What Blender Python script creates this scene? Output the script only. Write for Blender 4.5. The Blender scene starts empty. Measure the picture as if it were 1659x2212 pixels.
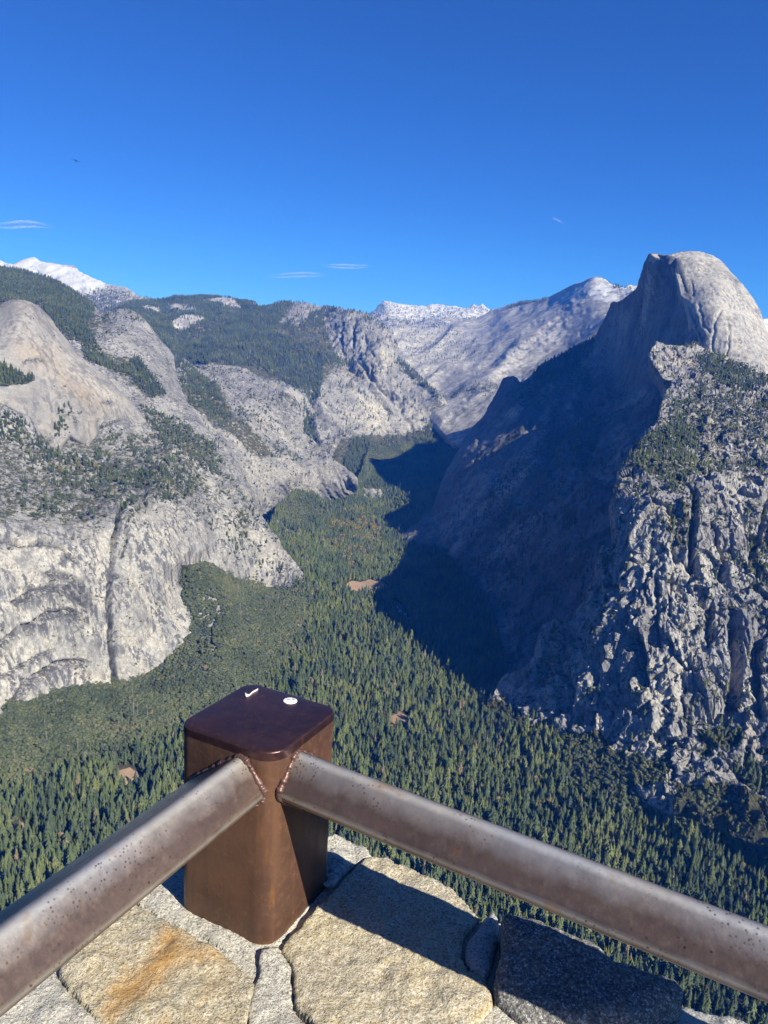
import bpy, math, random, time
import numpy as np
T0 = time.time()
STEP = 2.0            # terrain grid spacing, in units of the 1659 px survey frame
HAZE = 3.3e-5; CLOUDS = True; SKY = (1.0, 0.25, 10.0, .060); EXPO = 0.8
rng = np.random.default_rng(7)
random.seed(7)
S = bpy.context.scene
COL = S.collection

# ------------------------------------------------------------------ camera (solved from the summits' real bearings)
FL, CX, CY = 1662.0, 829.5, 1106.0
PITCH, ROLL = math.radians(12.0), math.radians(3.25)
cp, sp = math.cos(PITCH), math.sin(PITCH)
F = np.array([0, cp, -sp]); U0 = np.array([0, sp, cp]); R0 = np.array([1.0, 0, 0])
R = R0 * math.cos(ROLL) + U0 * math.sin(ROLL)
U = -R0 * math.sin(ROLL) + U0 * math.cos(ROLL)

def rays(px, py):
    px = np.asarray(px, float)[..., None]; py = np.asarray(py, float)[..., None]
    return F + R * (px - CX) / FL - U * (py - CY) / FL        # unit depth along F

def ground(px, py, z):
    d = rays(px, py); return d * (z / d[..., 2:3])

def project(P):
    dep = P @ F
    return CX + FL * (P @ R) / dep, CY - FL * (P @ U) / dep

cam = bpy.data.cameras.new('camera'); cam.sensor_fit = 'HORIZONTAL'; cam.sensor_width = 36
cam.lens = 36 * FL / 1659.0; cam.clip_start = 0.05; cam.clip_end = 90000
co = bpy.data.objects.new('camera', cam); COL.objects.link(co); S.camera = co
from mathutils import Matrix, Vector
co.matrix_world = Matrix(((R[0], U[0], -F[0], 0), (R[1], U[1], -F[1], 0), (R[2], U[2], -F[2], 0), (0, 0, 0, 1)))

# ------------------------------------------------------------------ noise (numpy gradient-free value noise)
_perm = np.random.default_rng(11).permutation(256).astype(np.int32)
_perm = np.concatenate([_perm, _perm]); _val = np.random.default_rng(12).uniform(-1, 1, 256)

def vnoise(P, seed=0):
    P = P + seed * 17.31
    i = np.floor(P).astype(np.int64); f = P - i
    f = f * f * f * (f * (f * 6 - 15) + 10)
    x, y, z = (i[:, 0] & 255), (i[:, 1] & 255), (i[:, 2] & 255)
    def h(a, b, c): return _val[_perm[(_perm[(_perm[(x + a) & 255] + y + b) & 255] + z + c) & 255]]
    fx, fy, fz = f[:, 0], f[:, 1], f[:, 2]
    def l(a, b, t): return a + (b - a) * t
    return l(l(l(h(0,0,0), h(1,0,0), fx), l(h(0,1,0), h(1,1,0), fx), fy),
             l(l(h(0,0,1), h(1,0,1), fx), l(h(0,1,1), h(1,1,1), fx), fy), fz)

def fbm(P, octv=4, gain=.5, seed=0, ridged=False):
    s = np.zeros(len(P)); a = 1.0; t = 0
    for o in range(octv):
        n = vnoise(P * (2.03 ** o), seed + o)
        s += a * ((1 - 2 * np.abs(n)) if ridged else n); t += a; a *= gain
    return s / t

def plates(P, seed=0, tilt=.9):
    """jointed blocks: every cell of a jittered lattice gets its own offset and its own tilt"""
    P = P + seed * 7.77; i0 = np.floor(P).astype(np.int64); best = np.full(len(P), 1e9); val = np.zeros(len(P))
    for dx in (-1, 0, 1):
        for dy in (-1, 0, 1):
            for dz in (-1, 0, 1):
                c = i0 + np.array([dx, dy, dz]); k = _perm[(_perm[(_perm[c[:, 0] & 255] + c[:, 1]) & 255] + c[:, 2]) & 255]
                j = np.stack([_val[k], _val[(k + 71) & 255], _val[(k + 151) & 255]], 1) * .42
                d = P - (c + .5 + j); e = (d * d).sum(1); m = e < best
                v = _val[(k + 33) & 255] + tilt * (d[:, 0] * _val[(k + 91) & 255] + d[:, 1] * _val[(k + 121) & 255] + d[:, 2] * _val[(k + 191) & 255])
                best[m] = e[m]; val[m] = v[m]
    return val

# ------------------------------------------------------------------ polygon helpers (vectorised)
def inside(x, y, poly):
    p = np.asarray(poly, float); r = np.zeros(x.shape, bool); n = len(p)
    for i in range(n):
        x1, y1 = p[i]; x2, y2 = p[(i + 1) % n]
        c = ((y1 > y) != (y2 > y))
        if y1 != y2: r ^= c & (x < (x2 - x1) * (y - y1) / (y2 - y1) + x1)
    return r

def nearest(x, y, poly):
    p = np.asarray(poly, float); n = len(p)
    best = np.full(x.shape, 1e18); bx = np.zeros(x.shape); by = np.zeros(x.shape)
    for i in range(n):
        a = p[i]; b = p[(i + 1) % n]; d = b - a; L = d @ d
        if L == 0: continue
        t = np.clip(((x - a[0]) * d[0] + (y - a[1]) * d[1]) / L, 0, 1)
        qx = a[0] + t * d[0]; qy = a[1] + t * d[1]; e = (x - qx) ** 2 + (y - qy) ** 2
        m = e < best; best[m] = e[m]; bx[m] = qx[m]; by[m] = qy[m]
    return np.sqrt(best), bx, by

def feather(x, y, poly, w):
    """1 inside, 0 outside, blended over +-w"""
    p = np.asarray(poly, float)
    out = np.zeros(x.shape)
    m = (x > p[:, 0].min() - w) & (x < p[:, 0].max() + w) & (y > p[:, 1].min() - w) & (y < p[:, 1].max() + w)
    if not m.any(): return out
    d, _, _ = nearest(x[m], y[m], poly); s = np.where(inside(x[m], y[m], poly), d, -d)
    t = np.clip((s + w) / (2 * w), 0, 1); out[m] = t * t * (3 - 2 * t)
    return out

def rbf(pts, vals, X, Y):
    c = np.asarray(pts, float) / 1000.0; v = np.asarray(vals, float); n = len(c)
    D = np.linalg.norm(c[:, None] - c[None], axis=2)
    A = np.zeros((n + 3, n + 3)); A[:n, :n] = D; A[:n, n] = 1; A[:n, n + 1:] = c; A[n, :n] = 1; A[n + 1:, :n] = c.T
    w = np.linalg.solve(A + np.eye(n + 3) * 1e-12, np.concatenate([v, np.zeros(3)]))
    X = X / 1000.0; Y = Y / 1000.0
    o = w[n] + w[n + 1] * X + w[n + 2] * Y
    for i in range(n): o = o + w[i] * np.sqrt((X - c[i, 0]) ** 2 + (Y - c[i, 1]) ** 2 + 2e-5)
    return o

# ------------------------------------------------------------------ mesh helpers
def raw_mesh(name, V, Fq, mats=(), attrs=None, smooth=True, parent=None, mat_idx=None):
    me = bpy.data.meshes.new(name); V = np.asarray(V, np.float32); Fq = np.asarray(Fq, np.int32)
    me.vertices.add(len(V)); me.vertices.foreach_set('co', V.ravel())
    k = Fq.shape[1]
    me.loops.add(Fq.size); me.loops.foreach_set('vertex_index', Fq.ravel())
    me.polygons.add(len(Fq)); me.polygons.foreach_set('loop_start', np.arange(0, Fq.size, k, dtype=np.int32))
    me.polygons.foreach_set('loop_total', np.full(len(Fq), k, np.int32))
    me.polygons.foreach_set('use_smooth', np.full(len(Fq), smooth))
    for m in mats: me.materials.append(m)
    if mat_idx is not None: me.polygons.foreach_set('material_index', np.asarray(mat_idx, np.int32))
    for kx, a in (attrs or {}).items():
        at = me.attributes.new(kx, 'FLOAT', 'POINT'); at.data.foreach_set('value', np.asarray(a, np.float32))
    me.update(); me.validate()
    o = bpy.data.objects.new(name, me); COL.objects.link(o)
    if parent: o.parent = parent
    return o

def mesh_only(name, V, Fs, mats, mat_idx=None, smooth=False):
    me = bpy.data.meshes.new(name); me.from_pydata([tuple(v) for v in V], [], [tuple(f) for f in Fs])
    for m in mats: me.materials.append(m)
    if mat_idx is not None: me.polygons.foreach_set('material_index', mat_idx)
    me.polygons.foreach_set('use_smooth', [smooth] * len(me.polygons)); me.update()
    return me

def tag(o, label=None, cat=None, group=None, kind=None):
    if label: o['label'] = label
    if cat: o['category'] = cat
    if group: o['group'] = group
    if kind: o['kind'] = kind
    return o

# ------------------------------------------------------------------ node helpers
class NT:
    def __init__(s, name):
        s.m = bpy.data.materials.new(name); s.m.use_nodes = True; s.t = s.m.node_tree; s.n = s.t.nodes; s.l = s.t.links
        s.n.clear(); s.out = s.n.new('ShaderNodeOutputMaterial'); s.b = s.n.new('ShaderNodeBsdfPrincipled')
        s.l.new(s.b.outputs[0], s.out.inputs[0])
        s.co = s.n.new('ShaderNodeTexCoord').outputs['Object']
    def set(s, k, v):
        i = s.b.inputs[k]
        if hasattr(v, 'is_output'): s.l.new(v, i)
        else: i.default_value = v
    def _in(s, node, i, v):
        if v is None: return
        if hasattr(v, 'is_output'): s.l.new(v, node.inputs[i])
        else: node.inputs[i].default_value = v
    def map(s, scale, rot=(0, 0, 0), src=None):
        n = s.n.new('ShaderNodeMapping'); s._in(n, 0, src or s.co); n.inputs['Scale'].default_value = scale; n.inputs['Rotation'].default_value = rot
        return n.outputs[0]
    def noise(s, vec, scale=1, detail=4, rough=.55, dist=0, typ='FBM'):
        n = s.n.new('ShaderNodeTexNoise'); s._in(n, 'Vector', vec); n.inputs['Scale'].default_value = scale
        n.noise_type = typ
        n.inputs['Detail'].default_value = detail; n.inputs['Roughness'].default_value = rough; n.inputs['Distortion'].default_value = dist
        return n.outputs[0]
    def voro(s, vec, scale=1, feature='F1', rnd=1):
        n = s.n.new('ShaderNodeTexVoronoi'); s._in(n, 'Vector', vec); n.inputs['Scale'].default_value = scale; n.feature = feature
        n.inputs['Randomness'].default_value = rnd
        return n.outputs['Distance']
    def math(s, op, a, b=None, clamp=False):
        n = s.n.new('ShaderNodeMath'); n.operation = op; n.use_clamp = clamp; s._in(n, 0, a); s._in(n, 1, b); return n.outputs[0]
    def ramp(s, f, a, b, lo=0, hi=1):
        n = s.n.new('ShaderNodeMapRange'); n.interpolation_type = 'SMOOTHSTEP'; s._in(n, 0, f); n.inputs[1].default_value = a; n.inputs[2].default_value = b
        n.inputs[3].default_value = lo; n.inputs[4].default_value = hi; return n.outputs[0]
    def mix(s, f, a, b, mode='MIX'):
        n = s.n.new('ShaderNodeMix'); n.data_type = 'RGBA'; n.blend_type = mode; s._in(n, 0, f)
        for i, v in ((6, a), (7, b)):
            if hasattr(v, 'is_output'): s.l.new(v, n.inputs[i])
            else: n.inputs[i].default_value = (*v, 1)
        return n.outputs[2]
    def attr(s, name, typ='GEOMETRY'):
        n = s.n.new('ShaderNodeAttribute'); n.attribute_name = name; n.attribute_type = typ; return n.outputs['Fac']
    def bump(s, h, dist, strength=1, prev=None):
        n = s.n.new('ShaderNodeBump'); s._in(n, 'Height', h); n.inputs['Distance'].default_value = dist; n.inputs['Strength'].default_value = strength
        if prev is not None: s.l.new(prev, n.inputs['Normal'])
        return n.outputs[0]

def rock_mat(name, c1, c2, c3, streak=.5, streak_scale=(1/14, 1/14, 1/170), rot=(0, 0, 0), warm=.4, bumpd=3.0, fine=1.0, stain=(0.075, 0.077, 0.088), crack=.6, snow_scale=(1/45, 1/45, 1/30), fsc=1/9, grit=1.0):
    m = NT(name)
    big = m.noise(m.map((1/260,)*3), detail=3)
    med = m.noise(m.map((1/60, 1/60, 1/110)), detail=5, rough=.6)
    gz = m.noise(m.map((1/120, 1/120, 1/200)), detail=5, rough=.6, dist=.5); col = m.mix(m.ramp(big, .38, .62), c1, c2); col = m.mix(m.ramp(gz, .50, .60, 0, .75), col, tuple(c * .62 for c in c1))
    col = m.mix(m.math('MULTIPLY', m.ramp(med, .5, .68), warm), col, c3)
    tan = m.attr('tan'); fn = m.noise(m.map((fsc,)*3), detail=4, rough=.66)
    col = m.mix(m.math('MULTIPLY', m.attr('pale'), m.ramp(med, .3, .58)), col, (.47, .445, .385))
    col = m.mix(m.math('MULTIPLY', tan, m.ramp(fn, .3, .6)), col, (.31, .235, .15))
    sv = m.map(streak_scale, rot)
    st = m.noise(sv, detail=6, rough=.62)
    zone = m.noise(m.map((1/130, 1/130, 1/90)), detail=2)
    f = m.math('MULTIPLY', m.math('MULTIPLY', m.ramp(st, .49, .57), m.ramp(zone, .38, .52)), streak)
    col = m.mix(f, col, stain)
    sx_ = m.noise(m.map((1/7, 1/7, 1/160), rot), detail=4, rough=.6); col = m.mix(m.math('MULTIPLY', m.attr('stain'), m.ramp(sx_, .40, .54, .2, 1)), col, (.05, .052, .062))
    # joints and cracks: dark thin lines of a ridged noise
    cr = m.noise(m.map(tuple(4.0 * s for s in streak_scale), rot), detail=3, rough=.5, dist=.6)
    line = m.ramp(m.math('ABSOLUTE', m.math('SUBTRACT', cr, .5)), .0, .022, 1, 0)
    cr2 = m.noise(m.map((1/70, 1/70, 1/150), rot), detail=5, rough=.55, dist=1.2); l2 = m.ramp(m.math('ABSOLUTE', m.math('SUBTRACT', cr2, .5)), .0, .012, 1.3, 0); line = m.math('MAXIMUM', line, l2)
    col = m.mix(m.math('MULTIPLY', line, crack), col, tuple(.28 * c for c in c1))
    col = m.mix(m.ramp(fn, .34, .6, .5 * grit, 0), col, tuple(c * .55 for c in c1))
    col = m.mix(m.ramp(fn, .53, .70, 0, .4 * grit), col, tuple(min(.62, c * 1.4) for c in c2))
    # low scrub and leaf litter on the ledges
    veg = m.attr('veg'); vn = m.noise(m.map((1/24, 1/24, 1/13)), detail=6, rough=.7)
    vf = m.math('MULTIPLY', m.math('SUBTRACT', m.math('ADD', veg, vn), .93), 9, True)
    vn2 = m.noise(m.map((1/11,)*3), detail=3)
    vc = m.mix(vn2, (.028, .036, .018), (.085, .078, .04))
    col = m.mix(vf, col, vc)
    snow = m.attr('snow'); sn = m.noise(m.map(snow_scale), detail=6, rough=.62)
    sf = m.math('MULTIPLY', m.math('SUBTRACT', m.math('ADD', snow, sn), 1.0), 14, True)
    col = m.mix(sf, col, (.46, .475, .50))
    m.set('Base Color', col); m.set('Roughness', .9); m.set('Specular IOR Level', .15)
    b = m.bump(st, bumpd * 1.6)
    b = m.bump(fn, bumpd * fine, prev=b)
    m.set('Normal', b)
    return m.m

M_CLIFF = rock_mat('granite_cliff', (.215, .215, .214), (.305, .30, .288), (.36, .33, .265), streak=.95, streak_scale=(1/13, 1/13, 1/190), warm=.5, bumpd=2.5)
M_DOME = rock_mat('granite_dome', (.205, .198, .188), (.27, .258, .236), (.33, .285, .225), streak=.5, streak_scale=(1/20, 1/20, 1/240), warm=.4, bumpd=1.6, fine=.6, crack=.3, fsc=1/14, grit=.55)
M_SLAB = rock_mat('granite_slab', (.19, .192, .198), (.285, .28, .272), (.33, .30, .26), streak=.5, streak_scale=(1/16, 1/16, 1/140), rot=(0, .55, 0), warm=.3, bumpd=2.5, fine=.8, fsc=1/13, grit=.8)
M_BROKEN = rock_mat('broken_granite', (.225, .223, .224), (.35, .338, .318), (.43, .38, .295), streak=.6, streak_scale=(1/10, 1/10, 1/130), warm=.5, bumpd=2.6, fine=.8, fsc=1/8)
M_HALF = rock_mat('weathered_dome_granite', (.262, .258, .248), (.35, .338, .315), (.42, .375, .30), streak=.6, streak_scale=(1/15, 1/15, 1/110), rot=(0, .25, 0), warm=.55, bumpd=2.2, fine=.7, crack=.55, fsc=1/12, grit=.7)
M_FACE = rock_mat('shade_toned_granite', (.115, .118, .124), (.17, .172, .176), (.19, .175, .16), streak=.8, streak_scale=(1/22, 1/22, 1/260), rot=(.12, .1, 0), warm=.45, bumpd=3.0, fine=.6, crack=.35, fsc=1/14, grit=.7)  # granite darkened and cooled: the wall's shade is partly in this colour
M_FAR = rock_mat('far_granite', (.285, .285, .288), (.41, .40, .385), (.43, .395, .34), streak=.4, streak_scale=(1/40, 1/40, 1/260), rot=(0, -.75, 0), warm=.35, bumpd=4, fine=.5, crack=.3, fsc=1/34, grit=.7, snow_scale=(1/120, 1/120, 1/45))

def floor_mat():
    m = NT('forest_floor')
    n1 = m.noise(m.map((1/60,)*3), detail=5); n2 = m.noise(m.map((1/8,)*3), detail=4, rough=.7)
    col = m.mix(n1, (.030, .034, .020), (.062, .052, .032)); col = m.mix(m.ramp(n2, .5, .75, 0, .5), col, (.13, .105, .07))
    tan = m.attr('tan'); col = m.mix(m.math('MULTIPLY', m.math('SUBTRACT', m.math('ADD', tan, n1), .85), 6, True), col, (.27, .19, .125))
    tal = m.attr('pale'); tf = m.math('MULTIPLY', m.math('SUBTRACT', m.math('ADD', tal, n2), .9), 8, True)
    col = m.mix(tf, col, m.mix(n2, (.14, .14, .15), (.30, .295, .29)))
    m.set('Base Color', col); m.set('Roughness', .95); m.set('Specular IOR Level', .1)
    m.set('Normal', m.bump(n2, 2.0))
    return m.m
M_FLOOR = floor_mat()

# ------------------------------------------------------------------ landforms
TREES = []      # (kind, positions, sizes, lean seeds, layer)
def landform(name, poly, pts, mat, label, noise=(), veg=(), snow=(), tan=(), pale=(), step=None, fold=26, back=12.0, drop=.8,
             trees=(), bounds=None, density=.006, tree_h=(22, 36), shrub_d=.0, far=False, rough_edge=0, forest_label=None, ledges=(), gullies=(), warp=14, keep=.35, smooth=True, bands=()):
    """a landform surveyed as bearings + ranges; beyond its outline the surface turns over and falls away behind"""
    st = (step or 1) * STEP
    p = np.asarray(poly, float)
    # roughen the outline
    if rough_edge:
        q = []
        for i in range(len(p)):
            a, b = p[i], p[(i + 1) % len(p)]; n = max(1, int(np.hypot(*(b - a)) / 5)); nrm = np.array([-(b - a)[1], (b - a)[0]]) / (np.hypot(*(b - a)) + 1e-9)
            for k in range(n):
                w = a + (b - a) * k / n; jit = fbm(np.array([[w[0] / 22, w[1] / 22, 3.3]]), 3)[0]
                q.append(w + nrm * jit * rough_edge * (1 if k else 0.4))
        p = np.array(q)
    x0, y0 = p.min(0) - fold; x1, y1 = p.max(0) + fold
    nx = int((x1 - x0) / st) + 1; ny = int((y1 - y0) / st) + 1
    X, Y = np.meshgrid(x0 + np.arange(nx) * st, y0 + np.arange(ny) * st); X = X.ravel(); Y = Y.ravel()
    ins = inside(X, Y, p)
    dl = np.zeros(X.shape); bx = X.copy(); by = Y.copy()
    o = ~ins
    # cheap prefilter for far-outside points
    G = ins.reshape(ny, nx); k = int(fold / st) + 1
    Z = G.copy()
    for _ in range(k):
        Z[1:] |= Z[:-1].copy(); Z[:-1] |= Z[1:].copy(); Z[:, 1:] |= Z[:, :-1].copy(); Z[:, :-1] |= Z[:, 1:].copy()
    use = Z.ravel(); oo = o & use
    d, qx, qy = nearest(X[oo], Y[oo], p); dl[oo] = d; bx[oo] = qx; by[oo] = qy
    use &= dl <= fold
    P3 = []
    pp = [(a, b) for a, b, r in pts]
    q = []
    for a, b, r in pts:
        dr = rays(a, b)
        P = dr * (r / math.hypot(dr[0], dr[1])) if r > 0 else dr * (r / dr[2])
        q.append(1.0 / (P @ F))
    idx = np.full(len(X), -1, np.int64); idx[use] = np.arange(use.sum())
    bx = bx[use]; by = by[use]; dl = dl[use]
    Q = rbf(pp, q, bx, by); Q = np.clip(Q, min(q) * .8, max(q) * 1.25)
    V = rays(bx, by) / Q[:, None]
    hd = V[:, :2] / np.linalg.norm(V[:, :2], axis=1, keepdims=True)
    dr_ = drop if drop is not None else np.clip(-V[:, 2] / np.linalg.norm(V[:, :2], axis=1), 0, 2) + .12
    V[:, :2] += hd * (dl * back)[:, None]; V[:, 2] -= dl * back * dr_
    # faces
    I = idx.reshape(ny, nx); a = I[:-1, :-1].ravel(); b = I[:-1, 1:].ravel(); c = I[1:, 1:].ravel(); e = I[1:, :-1].ravel()
    ok = (a >= 0) & (b >= 0) & (c >= 0) & (e >= 0); Fq = np.stack([a, e, c, b], 1)[ok]
    # normals of the smooth base
    def normals(V):
        fn = np.cross(V[Fq[:, 1]] - V[Fq[:, 0]], V[Fq[:, 3]] - V[Fq[:, 0]])
        L = np.linalg.norm(fn, axis=1, keepdims=True) + 1e-9
        N = np.zeros_like(V)
        for k in range(4): np.add.at(N, Fq[:, k], fn / L)
        return N / (np.linalg.norm(N, axis=1, keepdims=True) + 1e-9), L[:, 0]
    N, _ = normals(V)
    D = np.zeros(len(V))
    wp = np.stack([fbm(V / 75.0, 3, seed=31), fbm(V / 75.0, 3, seed=32), fbm(V / 75.0, 3, seed=33)], 1) * warp
    for n in noise:
        kind, amp, sx, sy, sz = n[:5]; rot = n[5] if len(n) > 5 else 0; msk = n[6] if len(n) > 6 else None
        W = V + wp
        W0 = W.copy()
        if rot:
            c_, s_ = math.cos(rot), math.sin(rot)
            # the fabric leans in the plane seen from the viewpoint (x against z)
            W[:, 0], W[:, 2] = W0[:, 0] * c_ - W0[:, 2] * s_, W0[:, 0] * s_ + W0[:, 2] * c_
        W = W / np.array([sx, sy, sz])
        h = plates(W, int(amp * 7 + sx) % 50) if kind == 'plate' else fbm(W, 4 if kind != 'fine' else 2, .5, seed=int(amp * 7 + sx) % 50, ridged=(kind == 'ridge'))
        if kind == 'steps':
            h = h * 3; h = (np.floor(h) + np.clip((h - np.floor(h)) * 3.5, 0, 1)) / 3
        if kind == 'crack':
            h = -np.clip(1 - np.abs(h) * 7, 0, 1)
        if msk is not None: h = h * feather(bx, by, msk, 25)
        D += amp * h
    jx = bx + 5 * fbm(V / 40.0, 3, seed=41); jy = by + 5 * fbm(V / 40.0, 3, seed=42)
    def along(line):
        ln = [tuple(q_) for q_ in line]; d_, qx_, qy_ = nearest(jx, jy, ln + ln[-2:0:-1] if len(ln) > 2 else ln + [ln[0]]); return d_, qx_, qy_
    stn = np.zeros(len(V))
    for line, amp, wd in ledges:
        d_, qx_, qy_ = along(line); below = (jy > qy_) & (d_ < wd)
        ends = np.clip(np.minimum(np.hypot(qx_ - line[0][0], qy_ - line[0][1]), np.hypot(qx_ - line[-1][0], qy_ - line[-1][1])) / 14, 0, 1)
        D -= np.where(below, amp * (1 - d_ / wd) * ends, 0)
        sw = wd * (1.6 + 1.2 * fbm(np.stack([qx_ / 9, qy_ / 60, qx_ * 0], 1), 2, seed=8)); stn = np.maximum(stn, np.where((jy > qy_), np.clip(1.5 - 1.3 * d_ / sw, 0, 1) * ends, 0))
    for line, amp, wd in gullies:
        d_, qx_, qy_ = along(line); D -= amp * np.clip(1 - d_ / wd, 0, 1)
    ramp_in = np.clip(1 - dl / 60, 0, 1)
    din = np.full(len(V), 99.); m_in = dl <= 0; near_ = nearest(bx[m_in], by[m_in], p)[0]; din[m_in] = near_; din[~m_in] = 0
    D *= keep + (1 - keep) * np.clip(din / 16, 0, 1)
    V = V + N * (D * ramp_in)[:, None]
    A = {}
    for key, lst in (('veg', veg), ('snow', snow), ('tan', tan), ('pale', pale)):
        v = np.zeros(len(V))
        for it in lst:
            w = it[2] if len(it) > 2 else 12
            f_ = feather(bx, by, it[1], w) if it[1] is not None else np.ones(len(V))
            if it[0] < 0: v = v * (1 - f_ * -it[0])
            else: v = np.maximum(v, it[0] * f_)
        A[key] = v
    A['stain'] = stn
    for rot, sx, sy, sz, lo, hi, amt, msk in bands:        # light slabs and dark brushy gullies running with the fabric of the rock
        c_, s_ = math.cos(rot), math.sin(rot); W0 = V + wp * .5
        h = fbm(np.stack([(W0[:, 0] * c_ - W0[:, 2] * s_) / sx, W0[:, 1] / sy, (W0[:, 0] * s_ + W0[:, 2] * c_) / sz], 1), 4, .55, seed=17)
        f_ = feather(bx, by, msk, 25) if msk else 1.0
        A['pale'] = np.maximum(A['pale'], np.clip((h - lo) / (hi - lo), 0, 1) * amt * f_); A['veg'] = np.maximum(A['veg'], np.clip((-h - lo) / (hi - lo), 0, 1) * .5 * f_)
    ob = raw_mesh(name, V, Fq, [mat], A, smooth=smooth)
    tag(ob, label, 'landform', kind='structure')
    # ---- where trees stand
    cen = V[Fq].mean(1); Nn, area2 = normals(V)
    e1 = V[Fq[:, 2]] - V[Fq[:, 0]]; e2 = V[Fq[:, 3]] - V[Fq[:, 1]]; ar = .5 * np.linalg.norm(np.cross(e1, e2), axis=1)
    vg = A['veg'][Fq].mean(1); sn = A['snow'][Fq].mean(1)
    ux, uy = bx[Fq].mean(1), by[Fq].mean(1)
    fd = dl[Fq].max(1); vis = fd < 8
    nz = fbm(cen / 70.0, 3, seed=5)
    m_tree = np.zeros(len(cen))
    for it in trees:
        w = it[2] if len(it) > 2 else 10
        f_ = feather(ux, uy, it[1], w) if it[1] is not None else np.ones(len(cen))
        if it[0] < 0: m_tree *= (1 - f_ * -it[0])
        else: m_tree = np.maximum(m_tree, it[0] * f_)
    m_tree = m_tree * np.clip(.9 + 1.6 * nz * (1.1 - m_tree) * 1.6 + (m_tree - .5), 0, 1.3)
    m_tree *= (A['tan'][Fq].mean(1) < .5) * vis
    lam = ar * density * m_tree
    TREES.append((name, 'conifer', cen, ux, uy, lam, tree_h, forest_label))
    if shrub_d:
        ns = fbm(cen / 26.0, 3, seed=9)
        sv = np.clip((vg + ns * .9 - .35) * 2.2, 0, 1) * vis
        TREES.append((name, 'shrub', cen, ux, uy, ar * shrub_d * sv, (5, 11), forest_label))
    print('landform', name, len(V), round(time.time() - T0, 1))
    return ob

# ------------------------------------------------------------------ the landforms, far to near
ROCKN = [('fbm', 22, 160, 160, 220), ('ridge', 9, 45, 45, 150), ('fine', 3.0, 16, 16, 22)]

landform('snowy_mountain', [(-70, 560), (0, 561), (27, 571), (38, 566), (47, 562), (60, 558), (72, 555), (80, 558), (85, 563), (105, 566), (126, 568), (131, 572), (158, 573), (163, 577),
    (169, 584), (194, 597), (230, 613), (266, 618), (278, 625), (290, 634), (299, 640), (320, 643), (338, 650), (350, 690), (300, 720), (-70, 700)],
    [(-70, 560, 15500), (72, 555, 14200), (160, 575, 13400), (230, 613, 11500), (300, 642, 10200), (340, 655, 10000), (-70, 640, 12500), (60, 610, 12500), (150, 640, 10800), (240, 670, 9500), (330, 700, 9000), (100, 585, 13000), (85, 600, 13100), (0, 720, 11500), (200, 720, 9000)],
    M_FAR, 'snow-covered peak on the skyline above the forested slope, far left', noise=[('fbm', 40, 420, 420, 420), ('ridge', 34, 190, 190, 260, .4), ('fine', 8, 60, 60, 60)],
    snow=[(.72, [(-80, 545), (60, 545), (200, 590), (240, 618), (200, 645), (150, 625), (-80, 600)], 12), (.42, [(190, 600), (330, 630), (340, 670), (150, 670)], 14)], veg=[(.5, [(180, 625), (345, 640), (345, 720), (150, 720)], 14)],
    trees=[(.35, [(170, 632), (225, 625), (350, 645), (345, 720), (120, 720)], 10)], density=.0022, tree_h=(26, 40), back=40, forest_label='sparse conifers below the snow of the left-hand peak')

landform('snowy_range', [(770, 690), (797, 676), (812, 669), (820, 657), (830, 649), (844, 651), (860, 656), (873, 656), (890, 659), (909, 658), (920, 660), (932, 655), (956, 656), (965, 661), (981, 659), (1000, 664), (1013, 663),
    (1020, 657), (1024, 655), (1029, 661), (1034, 660), (1042, 655), (1050, 664), (1058, 668), (1075, 665), (1092, 661), (1110, 665), (1110, 740), (780, 740)],
    [(797, 676, 15500), (830, 649, 15800), (950, 656, 16500), (1042, 655, 17000), (1100, 663, 15500), (800, 700, 12500), (900, 685, 13800), (1000, 690, 13500), (1080, 690, 13500), (820, 730, 10500), (950, 730, 10500), (1080, 730, 10800)],
    M_FAR, 'line of small snowy peaks at the head of the canyon, in the middle of the skyline', noise=[('fbm', 60, 500, 500, 500), ('ridge', 40, 200, 200, 260), ('fine', 8, 60, 60, 60)],
    snow=[(.56, [(790, 640), (1110, 640), (1110, 690), (900, 697), (790, 680)], 8), (.40, [(790, 680), (1110, 680), (1110, 712), (800, 712)], 6)], veg=[(.42, [(790, 682), (1110, 690), (1110, 740), (790, 740)], 8)],
    trees=[(.3, [(790, 678), (900, 692), (1100, 700), (1100, 722), (800, 716)], 6), (.16, [(790, 660), (1100, 670), (1100, 700), (800, 700)], 6)], density=.0016, tree_h=(26, 40), back=60, forest_label='thin dark belts of conifers on the snowy range')

landform('far_snow_ridge', [(1630, 700), (1646, 690), (1654, 686), (1665, 689), (1720, 695), (1720, 760), (1630, 760)],
    [(1640, 690, 13000), (1720, 695, 13500), (1640, 750, 11500), (1720, 750, 12000)], M_FAR, 'scrap of snowy ridge showing past the right side of the great dome', noise=[('ridge', 40, 200, 200, 200)], snow=[(.75, None)], back=40)

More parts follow.
